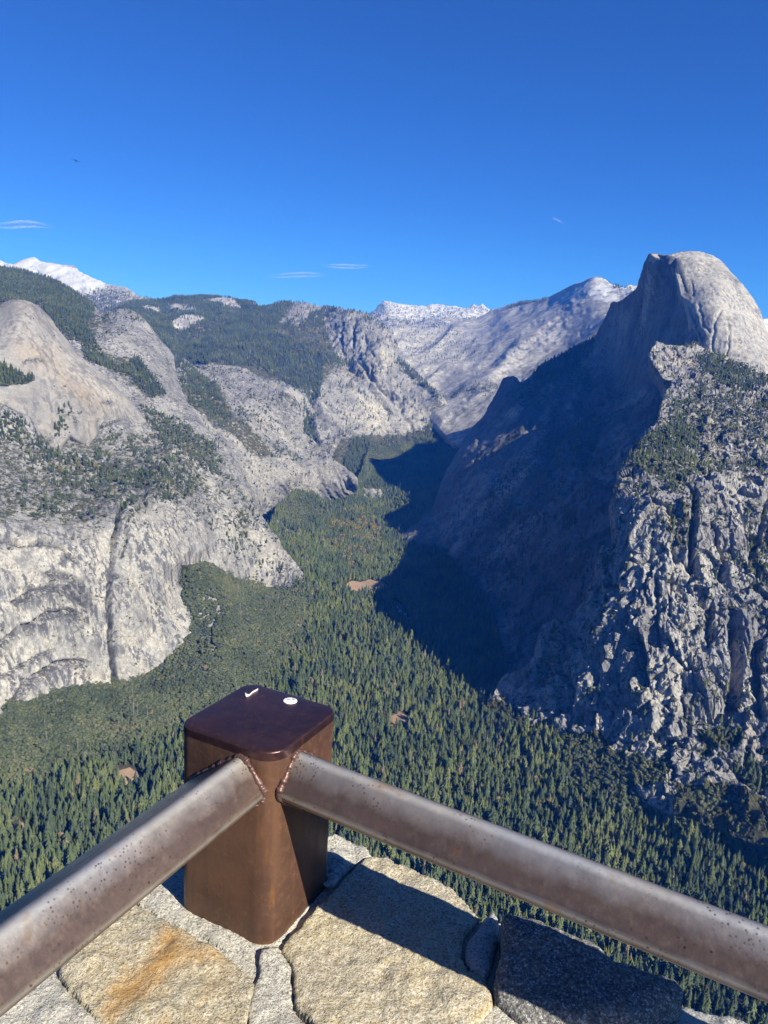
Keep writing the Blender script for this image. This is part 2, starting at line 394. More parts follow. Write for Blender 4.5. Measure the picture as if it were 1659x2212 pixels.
landform('forested_upland', [(235, 672), (262, 660), (300, 650), (338, 650), (346, 649), (365, 646), (382, 643), (420, 643), (450, 641), (468, 640), (478, 641), (490, 643), (505, 648), (518, 652), (530, 652), (547, 653), (556, 659), (562, 665), (585, 661), (640, 655), (760, 700), (760, 760), (420, 880), (300, 880), (225, 780)],
    [(235, 675, 7600), (346, 649, 8800), (470, 640, 9200), (550, 655, 9000), (640, 655, 8500), (300, 700, 6700), (400, 690, 7300), (480, 680, 7600), (560, 700, 7200), (700, 720, 7200), (320, 760, 6000), (450, 760, 6700), (600, 760, 7000), (740, 750, 7400), (420, 870, 5900), (350, 850, 5400)],
    M_FAR, 'rolling upland of dark conifer forest with bald granite patches, behind the second dome', noise=[('fbm', 55, 380, 380, 300), ('ridge', 18, 120, 120, 120), ('fine', 7, 40, 40, 40)],
    veg=[(.55, None), (-.9, [(303, 668), (315, 660), (345, 663), (348, 678), (310, 682)], 5), (-.9, [(360, 660), (380, 656), (420, 663), (428, 678), (400, 676)], 5), (-.9, [(452, 655), (480, 642), (505, 650), (525, 670), (500, 668)], 5), (-.8, [(372, 702), (400, 690), (445, 693), (430, 705), (380, 712)], 5), (-.7, [(545, 655), (560, 660), (562, 668), (545, 664)], 4)],
    trees=[(1, None), (-.95, [(303, 668), (315, 660), (345, 663), (348, 678), (310, 682)], 4), (-.95, [(360, 660), (380, 656), (420, 663), (428, 678), (400, 676)], 4), (-.95, [(452, 655), (480, 642), (505, 650), (525, 670), (500, 668)], 4), (-.85, [(372, 702), (400, 690), (445, 693), (430, 705), (380, 712)], 4), (-.8, [(545, 655), (560, 660), (562, 668), (545, 664)], 3)],
    density=.0045, tree_h=(24, 38), back=40, forest_label='dark conifer forest on the far upland behind the second dome')

landform('long_granite_ridge', [(790, 700), (815, 702), (845, 708), (880, 704), (905, 708), (940, 706), (985, 700), (1030, 690), (1062, 672), (1092, 661), (1110, 655), (1128, 651), (1155, 650), (1184, 642), (1200, 633), (1220, 622), (1240, 612), (1263, 606), (1275, 601), (1285, 599), (1301, 602),
    (1321, 613), (1338, 618), (1350, 622), (1354, 617), (1359, 616), (1368, 619), (1378, 617), (1420, 640), (1440, 760), (1320, 860), (1150, 960), (980, 960), (860, 840)],
    [(800, 702, 9600), (880, 705, 10200), (960, 704, 10600), (1062, 672, 10800), (1128, 651, 10300), (1184, 642, 9600), (1285, 599, 8500), (1350, 622, 8000), (1420, 640, 7700), (860, 760, 8600), (900, 800, 7900), (930, 830, 7400), (870, 730, 9300), (985, 735, 9400),
     (1000, 800, 7400), (980, 860, 6700), (1060, 740, 8600), (1100, 700, 8900), (1180, 690, 8200), (1250, 650, 8100), (1300, 680, 7100), (1220, 740, 7000), (1140, 780, 6900), (1060, 830, 6500), (1150, 850, 6000), (1000, 900, 6100), (1060, 900, 5800), (1250, 800, 6000), (1380, 720, 6200), (960, 940, 5900), (1150, 950, 5300), (1060, 710, 9400), (925, 700, 10400), (1010, 770, 8300)],
    M_FAR, 'long pale granite ridge sweeping up to a lightly snowed summit behind the great dome', noise=[('fbm', 25, 800, 800, 600), ('ridge', 85, 430, 3000, 3200, .85), ('ridge', 22, 170, 1600, 1600, .9), ('ridge', 6, 80, 800, 1400, .85)], warp=26,
    snow=[(.56, [(1190, 640), (1285, 595), (1390, 610), (1380, 660), (1280, 650), (1215, 668)], 12), (.36, [(1150, 655), (1400, 600), (1400, 700), (1200, 730)], 14)],
    veg=[(.35, [(830, 700), (960, 720), (1000, 760), (900, 790), (850, 740)], 20), (.42, [(960, 866), (1000, 842), (1060, 826), (1100, 822), (1080, 842), (1020, 862), (980, 876)], 8), (.30, [(1100, 760), (1250, 700), (1300, 760), (1150, 830)], 18)],
    trees=[(.85, [(1094, 665), (1126, 653), (1180, 645), (1180, 652), (1128, 660), (1100, 668)], 4), (.5, [(960, 868), (1000, 846), (1060, 830), (1100, 824), (1080, 842), (1020, 862), (980, 874)], 6), (.5, [(1300, 604), (1350, 620), (1365, 630), (1320, 622)], 4), (.10, [(830, 706), (1000, 720), (1060, 780), (900, 800)], 12)],
    density=.004, tree_h=(20, 32), back=30, forest_label='scattered conifers along the long granite ridge')

landform('buttress_dome', [(520, 668), (540, 655), (561, 663), (575, 662), (585, 661), (600, 655), (617, 651), (635, 652), (657, 652), (680, 657), (704, 661), (730, 666), (754, 669), (770, 669), (783, 672), (795, 678), (804, 683), (818, 694), (830, 702), (837, 708), (846, 716), (851, 723), (855, 732), (858, 744), (861, 758), (864, 772), (876, 783),
    (887, 795), (900, 808), (912, 820), (926, 830), (941, 838), (953, 850), (963, 866), (972, 885), (978, 905), (990, 915), (1010, 930), (1020, 950), (960, 1070), (700, 1110), (560, 930), (400, 880), (372, 770)],
    [(520, 668, 7900), (617, 651, 8100), (704, 661, 7900), (783, 672, 7500), (837, 708, 7250), (858, 744, 7150), (864, 775, 7050), (912, 820, 6700), (941, 838, 6500), (963, 866, 6450), (980, 905, 6350), (1010, 935, 6300),
     (380, 720, 6950), (380, 800, 6000), (450, 740, 6500), (560, 740, 6500), (660, 720, 6900), (450, 790, 5700), (560, 800, 6100), (620, 840, 5900), (650, 790, 6350), (700, 700, 7450), (716, 750, 6930), (700, 690, 7550), (745, 700, 7150), (745, 750, 6830), (790, 700, 7020), (805, 740, 6760), (830, 735, 6720), (850, 760, 6900), (750, 790, 6750), (790, 790, 6560), (825, 800, 6480), (852, 810, 6620),
     (700, 780, 6450), (650, 880, 5750), (670, 940, 5500), (700, 850, 6050), (760, 840, 6250), (690, 930, 5650), (760, 930, 5750), (830, 860, 6450), (830, 940, 5950), (880, 900, 6300), (920, 900, 6350), (900, 960, 5900), (780, 985, 5350), (740, 970, 5300), (720, 1000, 5000), (800, 1040, 4800), (900, 1020, 5300), (960, 960, 5950), (1000, 950, 6100), (850, 990, 5500), (640, 970, 5500), (600, 950, 5400)],
    M_SLAB, 'blunt granite dome with a forested back and a sheer pale front, left of the canyon head', gullies=[([(768, 692), (762, 720), (765, 748)], 48, 5), ([(822, 765), (823, 805)], 45, 5), ([(802, 790), (802, 815)], 40, 5), ([(782, 788), (796, 808), (822, 840), (850, 860)], 50, 6), ([(740, 700), (736, 740), (744, 775)], 22, 6), ([(790, 720), (788, 770)], 22, 5), ([(835, 880), (815, 850), (800, 830)], 60, 7), ([(720, 790), (760, 800), (782, 812)], 40, 6), ([(674, 850), (684, 880), (692, 900)], 90, 12), ([(670, 905), (676, 930), (684, 955)], 70, 10), ([(845, 850), (870, 890), (890, 930)], 30, 8)],
    noise=[('fbm', 22, 320, 320, 320), ('plate', 9, 100, 100, 420, -.15), ('plate', 2.5, 40, 40, 130, -.4), ('ridge', 10, 85, 85, 520, -.12), ('ridge', 7, 38, 38, 160, -.5), ('fine', 3.5, 20, 20, 28), ('crack', 22, 90, 90, 420, .2, [(700, 700), (860, 720), (880, 900), (720, 840)])],
    veg=[(.58, [(360, 650), (620, 650), (700, 665), (705, 700), (735, 780), (690, 850), (600, 830), (420, 790), (360, 860)], 10), (-.6, [(620, 655), (700, 660), (690, 690), (640, 700), (600, 690)], 8), (.40, [(585, 690), (650, 690), (720, 770), (640, 800), (600, 740)], 12), (.38, [(640, 830), (720, 790), (800, 830), (760, 870), (640, 880)], 12),
         (.60, [(735, 945), (900, 930), (985, 930), (960, 1070), (740, 1060), (700, 1010)], 8), (.5, [(930, 830), (980, 900), (990, 930), (930, 930)], 8), (.25, None)],
    pale=[(.75, [(775, 860), (830, 860), (850, 930), (790, 940)], 14), (.6, [(820, 740), (852, 760), (850, 800), (825, 800)], 8), (.35, [(730, 880), (980, 880), (940, 940), (740, 935)], 16), (.55, [(715, 955), (765, 952), (778, 985), (760, 1010), (725, 985)], 8)],
    tan=[(.5, [(725, 792), (800, 798), (800, 815), (740, 812)], 8)],
    trees=[(1.1, [(375, 720), (470, 705), (560, 690), (600, 720), (680, 760), (765, 785), (768, 792), (700, 796), (692, 860), (640, 850), (560, 790), (420, 790), (380, 850)], 6), (1, [(520, 660), (560, 665), (600, 656), (640, 653), (610, 690), (590, 720), (360, 730), (360, 680)], 8), (.9, [(668, 680), (705, 664), (735, 668), (700, 690), (690, 720), (660, 700)], 5),
           (.35, [(600, 690), (700, 690), (740, 780), (640, 780)], 8), (.3, [(770, 670), (835, 705), (830, 722), (790, 700)], 5), (.9, [(850, 765), (875, 785), (935, 840), (960, 862), (950, 868), (900, 830), (870, 800)], 4),
           (1, [(895, 955), (920, 925), (975, 895), (1005, 925), (1010, 945), (960, 1060), (780, 1060), (740, 1000), (760, 948), (790, 945), (810, 965), (890, 968)], 5), (.9, [(655, 880), (680, 905), (690, 950), (700, 985), (680, 960), (655, 930)], 5), (.12, None)],
    density=.0052, tree_h=(24, 38), shrub_d=.0035, back=25, rough_edge=2, forest_label='conifer forest draped over the back of the blunt dome across the canyon')

landform('slabby_spur', [(395, 770), (421, 791), (440, 796), (464, 788), (500, 788), (533, 795), (550, 806), (562, 816), (580, 828), (592, 840), (610, 848), (625, 852), (636, 860), (643, 872), (648, 890), (650, 905), (656, 930), (670, 946), (686, 960), (702, 975), (718, 989), (738, 1004), (761, 1022), (771, 1034), (772, 1044), (768, 1060), (760, 1110), (600, 1160), (380, 1150), (380, 800)],
    [(395, 770, 5200), (464, 788, 5500), (533, 795, 5500), (592, 840, 5250), (643, 870, 5000), (656, 930, 4800), (718, 989, 4550), (771, 1036, 4400), (420, 850, 4400), (480, 850, 4700), (560, 880, 4700), (480, 930, 4150), (560, 950, 4350), (620, 960, 4500), (540, 1020, 4000), (620, 1030, 4150), (700, 1040, 4400), (640, 1075, 4300), (560, 1070, 3950), (420, 900, 4000), (440, 1000, 3600), (760, 1060, 4500), (620, 1120, 4300), (740, 1100, 4600), (400, 1100, 3400)],
    M_SLAB, 'tilted granite spur of diagonal slabs and scrub in front of the blunt dome', noise=[('fbm', 16, 240, 240, 260), ('plate', 8, 50, 200, 300, -.62), ('plate', 3, 22, 60, 90, -.6), ('ridge', 13, 48, 400, 620, -.62), ('ridge', 6, 20, 20, 120, -.6), ('fine', 2.4, 14, 14, 20)],
    veg=[(.36, None), (.55, [(400, 800), (470, 830), (520, 900), (600, 980), (560, 1000), (470, 930), (400, 880)], 10), (.2, [(560, 900), (700, 980), (740, 1030), (640, 1040)], 10), (.45, [(600, 820), (645, 860), (650, 900), (590, 880)], 10)],
    pale=[(.35, [(470, 900), (560, 930), (600, 1040), (540, 1050)], 12), (.3, [(540, 890), (640, 930), (640, 960), (550, 930)], 8)],
    trees=[(.9, [(385, 770), (425, 800), (470, 850), (500, 900), (480, 930), (430, 880), (385, 850)], 8), (.35, [(480, 860), (560, 900), (660, 990), (640, 1010), (520, 930)], 8), (.12, None)], density=.006, tree_h=(18, 30), shrub_d=.006, back=20, rough_edge=2, forest_label='open conifers and scrub on the slabby spur')

E_SIL = [(-90, 575), (0, 579), (43, 581), (72, 591), (101, 599), (126, 608), (151, 624), (162, 629), (180, 642), (202, 656), (212, 668), (223, 676), (236, 671), (252, 668), (266, 667), (281, 667), (291, 671), (299, 676), (308, 684), (317, 694), (328, 708), (338, 723), (348, 735), (356, 744), (364, 751), (371, 760), (376, 768), (378, 778), (381, 795), (382, 810), (386, 824), (390, 836), (396, 850), (403, 866),
    (418, 882), (432, 905), (448, 930), (462, 952), (476, 968), (500, 990), (520, 1015), (538, 1050), (545, 1075), (556, 1101), (572, 1122), (585, 1143), (598, 1160), (606, 1177), (620, 1195), (635, 1213), (646, 1228), (660, 1245), (655, 1265), (640, 1330), (440, 1580), (-90, 1700)]
landform('north_wall', E_SIL,
    [(-90, 575, 6600), (0, 579, 6300), (101, 599, 6000), (180, 642, 5600), (217, 674, 5200), (252, 668, 4950), (290, 670, 4850), (317, 694, 4750), (356, 744, 4600), (378, 778, 4500), (382, 810, 4350), (390, 836, 4200), (403, 866, 4000),
     (0, 640, 5000), (100, 660, 4800), (150, 700, 4400), (190, 720, 4350), (240, 690, 4650), (230, 760, 4100), (300, 740, 4350), (340, 790, 4150), (350, 830, 3950), (300, 830, 3850), (280, 860, 3650), (330, 880, 3650), (380, 900, 3600), (0, 740, 4300), (120, 760, 4100), (200, 830, 3750),
     (430, 905, 3700), (462, 952, 3500), (500, 990, 3350), (538, 1050, 3150), (556, 1101, 3020), (606, 1177, 2880), (660, 1245, 2740), (330, 940, 3300), (400, 960, 3250), (300, 920, 3270), (262, 912, 3215), (215, 940, 3110), (190, 972, 3045), (118, 986, 2965), (60, 905, 3015), (0, 878, 3015), (-80, 878, 3015), (40, 850, 3250), (150, 880, 3300), (250, 960, 3100), (0, 960, 2870), (100, 1050, 2650), (0, 1050, 2530), (200, 1060, 2700), (300, 1030, 2860), (400, 1050, 2900), (460, 1060, 2960),
     (-80, 1135, 2130), (0, 1135, 2190), (100, 1137, 2230), (200, 1130, 2300), (255, 1095, 2400), (275, 1100, 2430), (330, 1050, 2600), (390, 1060, 2750), (-80, 1160, 2105), (0, 1165, 2150), (120, 1165, 2210), (235, 1160, 2290), (290, 1160, 2330), (-80, 1560, 1830), (0, 1560, 1850), (90, 1510, 1960), (180, 1490, 2020), (240, 1490, 2060), (330, 1460, 2110), (400, 1395, 2220), (430, 1360, 2290), (398, 1300, 2350), (398, 1240, 2470), (430, 1214, 2560), (475, 1240, 2600), (585, 1278, 2740),
     (0, 1350, 1990), (120, 1330, 2070), (235, 1330, 2150), (262, 1330, 2160), (330, 1250, 2290), (385, 1220, 2360), (390, 1130, 2520), (440, 1140, 2640), (500, 1130, 2780), (480, 1220, 2640), (540, 1180, 2790), (560, 1250, 2760), (600, 1240, 2800), (520, 1264, 2690), (250, 1200, 2290), (246, 1400, 2110)],
    M_CLIFF, 'huge pale granite valley wall with arching stained cliffs, ledges of forest and a second rounded dome', ledges=[([(40, 1352), (61, 1342), (104, 1316), (144, 1311), (173, 1325), (191, 1350)], 28, 26), ([(20, 1300), (58, 1279), (101, 1264), (144, 1264), (180, 1292), (202, 1316)], 26, 22), ([(90, 1240), (119, 1232), (155, 1243), (187, 1271), (206, 1300)], 24, 20), ([(-60, 1140), (0, 1148), (43, 1166), (90, 1163), (119, 1165), (139, 1177)], 26, 18), ([(134, 1172), (148, 1203), (173, 1207)], 17, 14),
        ([(0, 1530), (18, 1512), (47, 1477), (90, 1444), (126, 1426), (173, 1421), (202, 1429)], 26, 24), ([(-40, 1400), (0, 1380), (40, 1352)], 19, 18), ([(-40, 1470), (20, 1450), (70, 1420), (120, 1400)], 13, 14)],
    gullies=[([(268, 1085), (256, 1110), (250, 1150), (241, 1200), (235, 1245), (236, 1330), (243, 1440), (247, 1485)], 62, 8), ([(274, 1135), (270, 1170), (262, 1200)], 26, 6), ([(277, 1200), (279, 1270), (281, 1350)], 8, 5), ([(342, 1278), (335, 1312)], 8, 5), ([(300, 1100), (296, 1160), (300, 1200)], 7, 5), ([(385, 1100), (398, 1180), (394, 1260)], 12, 9)],
    noise=[('fbm', 12, 210, 210, 260), ('ridge', 4, 40, 40, 320), ('plate', 5, 75, 75, 230, .1), ('plate', 1.3, 26, 26, 90), ('ridge', 11, 34, 34, 300, -.55, [(400, 880), (470, 960), (540, 1050), (660, 1250), (420, 1240), (395, 1080), (380, 950)]), ('ridge', 2.2, 13, 13, 60), ('fine', 2.0, 10, 10, 16)],
    veg=[(.52, [(-90, 570), (60, 590), (180, 645), (222, 690), (200, 760), (100, 700), (-90, 660)], 8), (.5, [(190, 710), (225, 760), (300, 770), (360, 850), (330, 870), (260, 820), (200, 790)], 8), (.22, [(187, 700), (222, 672), (280, 668), (310, 690), (280, 710), (240, 740), (215, 760)], 8),
         (.48, [(40, 980), (110, 940), (180, 970), (300, 960), (350, 1030), (280, 1075), (200, 1060), (80, 1040), (40, 1010)], 26), (.46, [(-90, 930), (330, 930), (440, 1000), (470, 1080), (260, 1100), (200, 1135), (-90, 1128)], 12), (.5, [(300, 880), (380, 920), (460, 960), (480, 1040), (400, 1000), (330, 940)], 16), (.32, [(400, 900), (560, 1120), (640, 1235), (540, 1260), (470, 1180), (400, 1060)], 12), (.5, [(500, 1080), (535, 1110), (540, 1180), (515, 1170)], 8), (.4, [(240, 1080), (290, 1100), (280, 1140), (250, 1130)], 6), (.17, [(270, 1150), (330, 1180), (300, 1330), (270, 1330)], 8),
         (.10, None), (.75, [(396, 1222), (440, 1210), (520, 1262), (620, 1290), (620, 1600), (-90, 1700), (-90, 1570), (5, 1562), (90, 1506), (180, 1486), (240, 1488), (330, 1458), (400, 1390), (432, 1360), (400, 1300)], 4)],
    pale=[(.75, [(-90, 1160), (235, 1150), (243, 1480), (100, 1500), (-90, 1560)], 16), (.45, [(255, 1120), (390, 1080), (395, 1250), (430, 1350), (300, 1460), (255, 1480)], 16), (.6, [(305, 1340), (345, 1335), (330, 1410), (308, 1415)], 8), (.4, [(420, 1000), (650, 1230), (560, 1230), (480, 1130)], 16), (.3, [(310, 860), (400, 860), (395, 930), (330, 900)], 8)],
    trees=[(1.1, [(-90, 572), (0, 579), (43, 581), (101, 599), (151, 624), (180, 642), (205, 662), (190, 700), (195, 740), (150, 740), (110, 700), (90, 660), (-90, 650)], 5), (1.2, [(170, 700), (200, 720), (225, 770), (260, 790), (300, 770), (310, 790), (360, 850), (330, 862), (280, 820), (220, 800), (180, 770)], 6), (.14, [(200, 680), (290, 668), (310, 700), (220, 740)], 6),
           (.9, [(-90, 900), (20, 900), (60, 920), (50, 960), (-90, 960)], 8), (.6, [(300, 870), (330, 880), (380, 910), (460, 960), (480, 1000), (470, 1050), (410, 1000), (330, 950)], 8), (.55, [(50, 960), (100, 950), (140, 980), (320, 960), (350, 1020), (300, 1060), (100, 1050), (50, 1010)], 10), (.30, [(40, 930), (440, 950), (480, 1060), (260, 1120), (40, 1120)], 12), (.12, [(400, 900), (660, 1240), (540, 1260), (400, 1100)], 12), (.3, [(243, 1085), (285, 1085), (275, 1130), (255, 1150)], 5)],
    density=.0085, tree_h=(16, 30), shrub_d=.016, back=18, rough_edge=2.5, forest_label='conifers and scrub on the ledges of the pale north wall')

landform('bald_dome', [(-90, 690), (-30, 672), (0, 661), (7, 653), (14, 649), (27, 647), (40, 646), (54, 648), (65, 651), (77, 657), (86, 663), (97, 672), (108, 683), (116, 694), (122, 705), (133, 718), (144, 731), (156, 747), (169, 762), (184, 777), (202, 791), (217, 802), (230, 813), (242, 826), (252, 838), (267, 852), (281, 864), (293, 880), (306, 896), (317, 910), (300, 915), (262, 905), (215, 922), (212, 935), (190, 965), (150, 940), (118, 978), (60, 900), (0, 870), (-90, 870)],
    [(-90, 690, 3500), (0, 661, 3430), (40, 646, 3390), (86, 663, 3400), (122, 705, 3420), (169, 762, 3420), (230, 813, 3380), (281, 864, 3340), (317, 910, 3300), (40, 690, 3260), (90, 720, 3280), (30, 750, 3170), (100, 760, 3210), (160, 800, 3250), (0, 800, 3120), (-80, 760, 3160), (50, 830, 3080), (120, 840, 3110), (180, 850, 3160), (240, 870, 3230), (-80, 870, 3040), (0, 872, 3030), (60, 900, 3030), (130, 900, 3060), (210, 910, 3120), (262, 905, 3230), (300, 914, 3280), (118, 978, 2975), (190, 965, 3060), (212, 935, 3120)],
    M_DOME, 'great bald granite dome with warm streaked flank, at the left edge', ledges=[([(40, 782), (64, 775), (86, 772), (108, 779)], 8, 9), ([(214, 868), (232, 864), (247, 857)], 12, 9), ([(205, 925), (222, 912), (262, 906)], 6, 10)],
    gullies=[([(120, 788), (144, 816), (165, 845), (182, 870)], 7, 4), ([(150, 800), (185, 850), (215, 905)], 4, 4), ([(118, 745), (122, 800)], 5, 4), ([(115, 880), (122, 860), (140, 850)], 6, 5)],
    noise=[('fbm', 6, 230, 230, 230), ('ridge', 1.6, 45, 45, 300, .25), ('plate', 2.4, 110, 110, 150, .4), ('plate', .4, 30, 30, 60, .3), ('fine', .9, 12, 12, 22)],
    veg=[(.3, [(36, 672), (90, 668), (120, 700), (130, 715), (60, 715), (30, 700)], 8), (.10, [(-90, 640), (120, 660), (110, 720), (-90, 740)], 20), (.4, [(115, 880), (150, 870), (190, 900), (140, 950), (118, 960)], 6), (.6, [(-90, 785), (0, 790), (40, 800), (80, 820), (60, 830), (0, 836), (-90, 836)], 4)],
    tan=[(.45, [(30, 730), (110, 750), (180, 820), (250, 870), (200, 905), (100, 800), (30, 780)], 20)], pale=[(.4, [(120, 740), (260, 860), (250, 900), (140, 800)], 16), (.7, [(212, 915), (262, 905), (240, 925)], 4)],
    trees=[(1.3, [(-90, 790), (0, 789), (34, 800), (78, 822), (50, 832), (0, 836), (-90, 836)], 3), (.5, [(110, 930), (125, 870), (160, 880), (130, 960)], 5)], density=.011, tree_h=(20, 32), shrub_d=.004, back=14, forest_label='small dense stand of conifers on a ledge of the bald dome')

# -- the great half dome: shaded cut face, then the sunlit back of the dome
FACE = [(1402, 547), (1418, 548), (1443, 551), (1470, 560), (1480, 600), (1495, 640), (1500, 680), (1510, 719), (1540, 770), (1560, 900), (1500, 1100), (1480, 1300), (1380, 1620), (1060, 1560), (1000, 1490), (960, 1400), (900, 1280), (840, 1230), (820, 1190),
    (844, 1173), (870, 1155), (898, 1134), (915, 1116), (927, 1101), (941, 1076), (952, 1047), (963, 1022), (977, 1000), (984, 985), (992, 971), (1002, 946), (1024, 917), (1037, 905), (1046, 895), (1053, 878), (1066, 856), (1076, 836), (1087, 816), (1098, 810), (1109, 810), (1118, 816), (1123, 824), (1145, 815), (1170, 784), (1199, 773), (1227, 755), (1256, 737), (1278, 730), (1288, 722), (1292, 712), (1300, 700),
    (1307, 687), (1311, 676), (1314, 669), (1318, 658), (1323, 651), (1335, 650), (1343, 647), (1352, 640), (1361, 634), (1370, 626), (1376, 617), (1379, 607), (1383, 596), (1386, 585), (1390, 572), (1397, 557)]
landform('shaded_canyon_wall', FACE,
    [(1397, 557, 4060), (1443, 551, 3960), (1470, 590, 3900), (1495, 650, 3780), (1510, 719, 3660), (1540, 780, 3520), (1386, 586, 4180), (1376, 617, 4330), (1361, 636, 4560), (1323, 651, 4950), (1307, 687, 5100), (1292, 712, 5150), (1289, 748, 5050), (1314, 802, 4650), (1353, 838, 4180), (1400, 640, 4180), (1400, 740, 4120), (1440, 660, 3980), (1350, 700, 4600), (1440, 760, 3850), (1390, 800, 3980), (1420, 880, 3500),
     (1256, 737, 5250), (1199, 773, 5200), (1145, 815, 5000), (1109, 811, 4800), (1076, 836, 4900), (1053, 878, 4800), (1024, 917, 4720), (1002, 946, 4620), (963, 1022, 4400), (927, 1101, 4080), (898, 1134, 3900), (844, 1173, 3720),
     (1200, 830, 4650), (1280, 820, 4700), (1120, 880, 4350), (1200, 920, 4000), (1300, 920, 3750), (1090, 960, 4020), (1160, 1020, 3420), (1260, 1020, 3200), (1050, 1060, 3650), (1350, 1030, 2950), (1400, 960, 3150), (1340, 1100, 2700), (980, 1120, 3650), (960, 1190, 3420), (1030, 1278, 2980), (1064, 1350, 2680), (1100, 1180, 3150), (1200, 1150, 2900), (1280, 1150, 2720),
     (1150, 1280, 2750), (1230, 1280, 2560), (1300, 1250, 2480), (1120, 1400, 2420), (1200, 1400, 2350), (1290, 1400, 2300), (1060, 1508, 2100), (880, 1210, -948), (900, 1280, -955), (960, 1400, -958), (1000, 1500, -960), (1200, 1560, 1950), (1480, 1100, 2900), (1480, 1300, 2500), (1380, 1620, 1900)],
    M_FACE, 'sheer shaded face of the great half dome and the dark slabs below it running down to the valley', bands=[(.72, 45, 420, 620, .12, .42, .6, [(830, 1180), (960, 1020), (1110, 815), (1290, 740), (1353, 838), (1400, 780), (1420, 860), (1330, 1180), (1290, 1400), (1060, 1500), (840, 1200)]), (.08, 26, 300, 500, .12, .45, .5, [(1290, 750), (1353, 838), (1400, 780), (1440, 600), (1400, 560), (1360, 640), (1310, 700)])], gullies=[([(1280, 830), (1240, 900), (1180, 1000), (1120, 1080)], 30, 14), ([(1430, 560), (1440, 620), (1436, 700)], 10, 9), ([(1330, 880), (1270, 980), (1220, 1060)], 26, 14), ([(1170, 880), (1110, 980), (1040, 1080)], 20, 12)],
    noise=[('fbm', 16, 300, 300, 340), ('plate', 8, 70, 70, 420, .1), ('plate', 3.5, 28, 28, 150, .3), ('ridge', 5, 55, 55, 520, .08), ('ridge', 20, 75, 500, 760, .75, [(830, 1180), (960, 1020), (1110, 815), (1290, 740), (1353, 838), (1330, 1180), (1060, 1500), (840, 1200)]), ('fbm', 4, 36, 36, 70), ('fine', 2, 16, 16, 24)],
    veg=[(.5, [(1100, 830), (1250, 760), (1300, 830), (1200, 880), (1080, 900)], 20), (.42, [(1000, 1100), (1200, 880), (1300, 900), (1150, 1250), (1050, 1340)], 30), (.42, [(1130, 1150), (1300, 1080), (1290, 1250), (1150, 1330)], 25), (.75, [(860, 1190), (960, 1190), (1028, 1280), (1066, 1360), (1080, 1560), (960, 1500)], 8), (.2, None)],
    pale=[(.45, [(950, 1130), (1000, 1080), (1040, 1120), (960, 1180)], 14), (.4, [(1040, 1260), (1080, 1230), (1100, 1270), (1060, 1300)], 8), (.15, [(1290, 750), (1353, 838), (1400, 780), (1440, 600), (1400, 560), (1360, 640), (1310, 700)], 14)],
    trees=[(1.1, [(850, 1185), (960, 1190), (1000, 1240), (1030, 1285), (1066, 1355), (1075, 1400), (1060, 1520), (960, 1500), (880, 1290)], 6), (.8, [(1150, 812), (1200, 772), (1285, 730), (1290, 760), (1200, 830), (1150, 850)], 8), (.22, [(1000, 1100), (1300, 850), (1300, 1250), (1080, 1400)], 30), (.02, [(900, 1050), (1280, 860), (1300, 1500), (1000, 1450)], 20)], density=.006, tree_h=(20, 34), shrub_d=.002, back=18, rough_edge=2, forest_label='conifers in the deep shade under the great half dome')

landform('half_dome', [(1402, 547), (1410, 546), (1418, 547), (1430, 549), (1443, 551), (1452, 548), (1461, 545), (1475, 543), (1490, 542), (1507, 543), (1523, 546), (1540, 552), (1555, 560), (1565, 569), (1573, 579), (1588, 595), (1602, 611), (1613, 625), (1623, 640), (1633, 655), (1641, 669), (1648, 685), (1652, 698), (1656, 710), (1661, 722), (1690, 770), (1730, 850), (1640, 850), (1560, 790), (1515, 765), (1512, 740), (1505, 719), (1500, 706), (1493, 690), (1488, 678), (1484, 662), (1480, 648), (1470, 638), (1467, 622), (1463, 606), (1459, 592), (1452, 580), (1444, 572), (1436, 564), (1426, 559), (1412, 555)],
    [(1402, 547, 4010), (1443, 551, 4020), (1490, 542, 4120), (1555, 561, 4120), (1602, 611, 4060), (1641, 669, 4000), (1661, 722, 3950), (1730, 850, 3850), (1436, 564, 3960), (1459, 592, 3890), (1470, 638, 3820), (1488, 678, 3740), (1505, 719, 3650), (1515, 760, 3560), (1500, 570, 3950), (1560, 620, 3800), (1520, 640, 3760), (1600, 690, 3700), (1560, 720, 3600), (1540, 690, 3650), (1620, 750, 3580), (1580, 780, 3470), (1650, 810, 3450), (1690, 790, 3700)],
    M_HALF, 'towering sunlit half dome of bare granite on the right', ledges=[([(1574, 597), (1588, 598), (1604, 610)], 10, 9), ([(1622, 664), (1634, 668), (1648, 680)], 8, 8), ([(1592, 728), (1598, 734), (1607, 736)], 10, 8), ([(1440, 585), (1455, 600), (1470, 615)], 5, 8)],
    gullies=[([(1478, 655), (1500, 690), (1512, 725), (1520, 762)], 26, 9), ([(1538, 762), (1541, 720), (1545, 694), (1560, 668)], 8, 5), ([(1570, 770), (1575, 735), (1572, 700)], 6, 4), ([(1512, 660), (1516, 690), (1530, 720)], 5, 4), ([(1600, 760), (1622, 740), (1630, 700)], 5, 4), ([(1490, 600), (1500, 640)], 4, 4)],
    noise=[('fbm', 7, 240, 240, 260), ('ridge', 3.2, 50, 50, 320, .22), ('fbm', 1.6, 26, 26, 70, .3), ('plate', 3.4, 120, 120, 190, -.3), ('plate', .6, 40, 40, 130, -.2), ('fine', .8, 12, 12, 22)], warp=30,
    veg=[(.0, None)], pale=[(.55, [(1550, 790), (1560, 740), (1590, 690), (1600, 690), (1580, 740), (1575, 800)], 6), (.25, None)], back=14, fold=22, drop=1.2)

